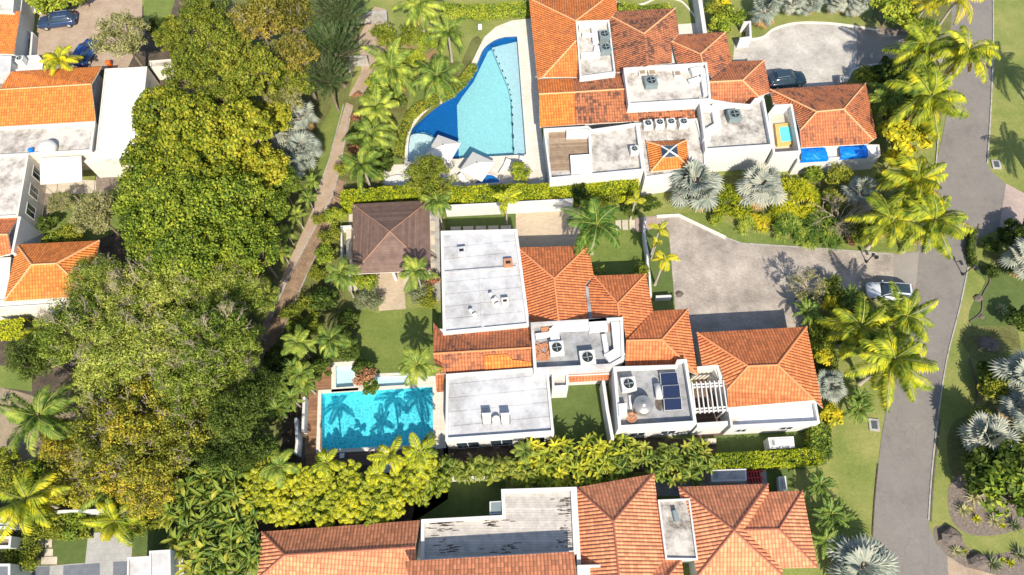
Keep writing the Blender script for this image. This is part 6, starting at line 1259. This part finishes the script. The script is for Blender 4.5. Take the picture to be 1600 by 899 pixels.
for kd, x, y, s, h, d in [('bushdark',1562,730,2.0,2.4,'large glossy green bush on the east side, upper'),('bush',1578,768,2.1,2.4,'large glossy green bush on the east side, lower'),('bush',1608,712,1.5,2.4,'green bush at the right edge behind the silver palms'),('bushdark',1530,742,1.4,1.6,'dark bush at the left end of the big bush group'),('bushdark',1600,745,1.6,2.2,'dark bush at the right edge of the big bush group'),
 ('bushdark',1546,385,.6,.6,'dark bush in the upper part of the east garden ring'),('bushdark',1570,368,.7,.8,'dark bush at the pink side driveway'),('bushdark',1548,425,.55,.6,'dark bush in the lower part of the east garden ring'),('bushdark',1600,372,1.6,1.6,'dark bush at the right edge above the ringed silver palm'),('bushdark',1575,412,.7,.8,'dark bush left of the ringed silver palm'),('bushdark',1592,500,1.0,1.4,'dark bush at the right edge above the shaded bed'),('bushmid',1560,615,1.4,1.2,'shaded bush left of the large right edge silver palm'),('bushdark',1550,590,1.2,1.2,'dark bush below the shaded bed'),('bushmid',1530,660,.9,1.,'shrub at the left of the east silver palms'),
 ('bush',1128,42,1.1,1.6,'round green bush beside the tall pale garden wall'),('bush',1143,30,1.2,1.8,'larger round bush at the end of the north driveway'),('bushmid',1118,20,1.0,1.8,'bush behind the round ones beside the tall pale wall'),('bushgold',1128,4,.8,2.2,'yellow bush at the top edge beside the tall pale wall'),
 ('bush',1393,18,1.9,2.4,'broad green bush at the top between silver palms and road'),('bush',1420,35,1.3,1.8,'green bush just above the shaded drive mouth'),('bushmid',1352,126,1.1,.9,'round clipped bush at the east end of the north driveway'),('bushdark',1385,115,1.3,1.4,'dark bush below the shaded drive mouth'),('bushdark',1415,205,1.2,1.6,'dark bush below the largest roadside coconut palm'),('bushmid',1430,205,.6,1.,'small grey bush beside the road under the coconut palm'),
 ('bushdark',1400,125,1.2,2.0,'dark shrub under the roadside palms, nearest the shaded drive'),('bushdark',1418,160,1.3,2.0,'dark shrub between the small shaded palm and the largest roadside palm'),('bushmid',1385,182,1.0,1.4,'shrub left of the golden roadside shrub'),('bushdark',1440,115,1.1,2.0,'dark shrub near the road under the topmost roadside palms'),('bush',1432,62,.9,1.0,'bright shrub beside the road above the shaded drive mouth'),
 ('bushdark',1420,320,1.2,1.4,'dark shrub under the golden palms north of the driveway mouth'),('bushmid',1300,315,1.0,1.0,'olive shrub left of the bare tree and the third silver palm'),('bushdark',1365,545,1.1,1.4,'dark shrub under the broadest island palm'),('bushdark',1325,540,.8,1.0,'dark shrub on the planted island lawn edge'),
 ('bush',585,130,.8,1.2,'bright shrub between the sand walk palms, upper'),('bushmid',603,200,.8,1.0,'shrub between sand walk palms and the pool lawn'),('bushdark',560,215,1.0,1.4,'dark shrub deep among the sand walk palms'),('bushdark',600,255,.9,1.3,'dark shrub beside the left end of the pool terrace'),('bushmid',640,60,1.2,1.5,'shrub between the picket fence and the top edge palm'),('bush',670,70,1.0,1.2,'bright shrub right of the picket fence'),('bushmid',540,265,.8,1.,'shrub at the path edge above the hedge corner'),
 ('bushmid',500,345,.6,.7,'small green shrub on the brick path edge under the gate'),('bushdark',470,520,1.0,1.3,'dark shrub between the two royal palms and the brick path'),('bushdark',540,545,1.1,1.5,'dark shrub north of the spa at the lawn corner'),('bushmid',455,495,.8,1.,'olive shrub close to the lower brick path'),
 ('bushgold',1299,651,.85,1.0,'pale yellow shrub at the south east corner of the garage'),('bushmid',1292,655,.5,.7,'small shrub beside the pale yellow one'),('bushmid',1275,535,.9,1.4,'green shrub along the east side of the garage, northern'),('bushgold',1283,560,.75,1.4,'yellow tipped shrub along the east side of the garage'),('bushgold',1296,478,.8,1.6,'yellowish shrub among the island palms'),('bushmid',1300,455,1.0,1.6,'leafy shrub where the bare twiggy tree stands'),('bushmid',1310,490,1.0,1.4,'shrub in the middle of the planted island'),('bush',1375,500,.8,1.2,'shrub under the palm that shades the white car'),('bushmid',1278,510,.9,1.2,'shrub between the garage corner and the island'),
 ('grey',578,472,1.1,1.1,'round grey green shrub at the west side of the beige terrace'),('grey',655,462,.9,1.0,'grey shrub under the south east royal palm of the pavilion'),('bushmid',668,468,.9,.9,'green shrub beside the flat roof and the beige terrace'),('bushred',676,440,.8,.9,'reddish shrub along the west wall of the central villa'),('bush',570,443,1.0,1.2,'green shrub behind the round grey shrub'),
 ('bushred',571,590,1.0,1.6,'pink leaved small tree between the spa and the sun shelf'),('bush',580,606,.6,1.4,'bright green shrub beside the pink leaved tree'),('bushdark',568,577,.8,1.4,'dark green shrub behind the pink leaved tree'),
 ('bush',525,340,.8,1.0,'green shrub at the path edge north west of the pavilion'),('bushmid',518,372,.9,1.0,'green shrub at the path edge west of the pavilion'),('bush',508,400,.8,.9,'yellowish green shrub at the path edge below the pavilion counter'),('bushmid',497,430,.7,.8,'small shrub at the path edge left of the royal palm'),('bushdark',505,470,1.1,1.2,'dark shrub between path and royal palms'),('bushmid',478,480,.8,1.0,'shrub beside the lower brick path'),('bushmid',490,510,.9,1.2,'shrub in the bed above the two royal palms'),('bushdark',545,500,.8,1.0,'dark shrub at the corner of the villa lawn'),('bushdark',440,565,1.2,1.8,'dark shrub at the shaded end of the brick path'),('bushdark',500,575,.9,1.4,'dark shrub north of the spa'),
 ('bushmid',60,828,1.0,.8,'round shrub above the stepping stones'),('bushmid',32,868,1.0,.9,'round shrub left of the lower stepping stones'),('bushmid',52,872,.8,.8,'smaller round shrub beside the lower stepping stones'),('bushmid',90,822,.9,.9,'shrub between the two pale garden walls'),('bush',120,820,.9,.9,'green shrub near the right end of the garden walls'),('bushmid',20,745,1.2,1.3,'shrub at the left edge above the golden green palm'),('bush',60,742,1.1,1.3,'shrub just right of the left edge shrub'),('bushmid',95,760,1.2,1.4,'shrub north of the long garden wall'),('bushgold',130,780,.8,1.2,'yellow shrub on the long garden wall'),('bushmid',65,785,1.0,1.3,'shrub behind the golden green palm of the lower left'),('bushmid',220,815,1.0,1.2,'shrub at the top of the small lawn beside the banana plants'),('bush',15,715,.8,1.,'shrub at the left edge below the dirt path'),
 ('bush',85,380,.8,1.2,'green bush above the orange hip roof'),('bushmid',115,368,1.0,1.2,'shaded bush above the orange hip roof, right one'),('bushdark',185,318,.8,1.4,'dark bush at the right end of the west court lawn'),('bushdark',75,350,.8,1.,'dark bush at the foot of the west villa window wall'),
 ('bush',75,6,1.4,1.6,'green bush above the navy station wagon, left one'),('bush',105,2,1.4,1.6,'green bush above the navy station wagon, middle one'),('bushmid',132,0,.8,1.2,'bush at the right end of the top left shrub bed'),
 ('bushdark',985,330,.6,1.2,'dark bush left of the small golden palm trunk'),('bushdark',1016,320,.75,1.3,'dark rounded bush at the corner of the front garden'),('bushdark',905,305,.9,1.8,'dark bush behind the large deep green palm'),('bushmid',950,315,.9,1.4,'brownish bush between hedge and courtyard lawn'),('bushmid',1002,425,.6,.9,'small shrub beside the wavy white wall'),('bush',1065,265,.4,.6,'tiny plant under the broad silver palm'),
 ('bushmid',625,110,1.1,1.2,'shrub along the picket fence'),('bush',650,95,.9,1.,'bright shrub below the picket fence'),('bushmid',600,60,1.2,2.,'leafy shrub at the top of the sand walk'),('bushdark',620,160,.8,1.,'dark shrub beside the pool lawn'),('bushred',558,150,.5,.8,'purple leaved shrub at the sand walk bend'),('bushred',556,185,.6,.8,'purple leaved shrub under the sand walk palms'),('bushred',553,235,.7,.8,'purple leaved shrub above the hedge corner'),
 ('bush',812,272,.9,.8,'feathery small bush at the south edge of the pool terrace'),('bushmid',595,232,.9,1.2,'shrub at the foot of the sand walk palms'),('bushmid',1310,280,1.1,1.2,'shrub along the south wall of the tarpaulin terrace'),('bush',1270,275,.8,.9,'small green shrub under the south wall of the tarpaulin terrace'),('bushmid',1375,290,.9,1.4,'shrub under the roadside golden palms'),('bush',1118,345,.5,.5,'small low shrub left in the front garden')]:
    plant(kd, 'shrub', 'shrub', x, y, s, h, d)
for x, y, s, kd, d in [(1521,779,1.35,'agave','largest pale spiky agave in the gravel'),(1503,798,1.1,'agave','pale agave left of the largest one'),(1525,812,1.0,'bromeliad','yellow rosette below the largest agave'),(1551,815,1.0,'agave','pale agave at the right of the gravel bed'),(1513,797,.8,'bromeliad','yellow rosette just under the largest agave'),(1565,822,.8,'bromeliad','small green rosette right of the gravel agaves'),(1583,822,1.1,'agavegreen','grey green agave at the right end of the upper gravel bed'),(1493,862,.9,'agave','small agave beside the corner boulder'),(1506,862,.7,'bromeliad','small yellow rosette beside the corner boulder'),(1550,882,1.3,'agavegreen','grey green agave beside the bottom boulder'),(1592,868,1.2,'agavegreen','grey green agave at the bottom right corner'),(1578,880,.9,'bromeliad','yellow plant at the bottom right corner'),(1565,876,.8,'bromeliad','yellow rosette right of the bottom agave'),(1562,484,1.0,'agave','pale agave on the bright grass east of the road'),(1562,375,1.0,'agavegreen','pale rosette in the east garden ring'),(1556,412,.9,'agave','small agave at the foot of the east garden ring'),(1538,582,.8,'bromeliad','green rosette below the shaded bed'),(10,625,1.0,'agavegreen','small grey agave on the dirt path at the left edge')]:
    plant(kd, 'agave', 'agave', x, y, s, .05, d)
# ---- hedges ----
hedge([(533,307),(600,301),(640,296),(720,300)], 1.5, 2.3, 'long clipped hedge along the north side of the brown pavilion', seed=2)
hedge([(722,302),(815,298)], 1.9, 2.2, 'wide smooth hedge between the oval tub and the white courtyard wall', seed=3)
hedge([(815,297),(905,295),(998,288)], 1.6, 2.4, 'bright hedge along the south wall of the north villa terraces', seed=4)
hedge([(1112,721),(1200,716),(1285,711)], 1.3, 1.8, 'bright yellow green hedge between the central and the south villa', seed=5)
hedge([(1283,662),(1284,712)], 1.8, 1.8, 'hedge end block beside the south east corner of the flat white roof', 'lime', seed=6)
hedge([(-10,512),(35,508)], 1.6, 1.8, 'clipped hedge at the left edge below the white wall of the west villa', seed=7)
hedge([(262,25),(278,95)], 1.5, 2.6, 'tall loose hedge between the top left lawn and the wood', 'mid', seed=8)
hedge([(690,12),(760,14),(828,8)], 1.6, 1.2, 'leafy hedge along the top edge west of the orange roof', 'lime', seed=9)
hedge([(740,100),(722,125),(702,142),(680,152),(655,165),(640,178),(628,205),(622,240)], .9, 1.0, 'curved low hedge following the west rim of the free form pool', 'mid', seed=10)
hedge([(36,60),(42,62),(36,85)], .8, .6, 'small green shrub strip inside the low white wall at top left', 'lime', seed=11)
hedge([(968,8),(1010,14),(1046,10)], 1.2, 1.0, 'low hedge above the mouldy tiled hip roof at the top edge', 'lime', seed=12)
hedge([(1292,530),(1302,560),(1300,590)], 1.0, 1.2, 'low shrub row along the east side of the garage roof', 'mid', seed=13)
hedge([(1523,357),(1518,390),(1525,412)], .6, .8, 'low dark hedge ring at the west of the east garden', 'dark', seed=14)
hedge([(95,832),(138,828)], 1.2, .9, 'low hedge at the top of the small square lawn by the stepping stones', 'mid', seed=15)
hedge([(150,818),(230,815),(262,812)], 1.2, 1.1, 'low leafy hedge at the north end of the grey tiled terrace', 'mid', seed=16)
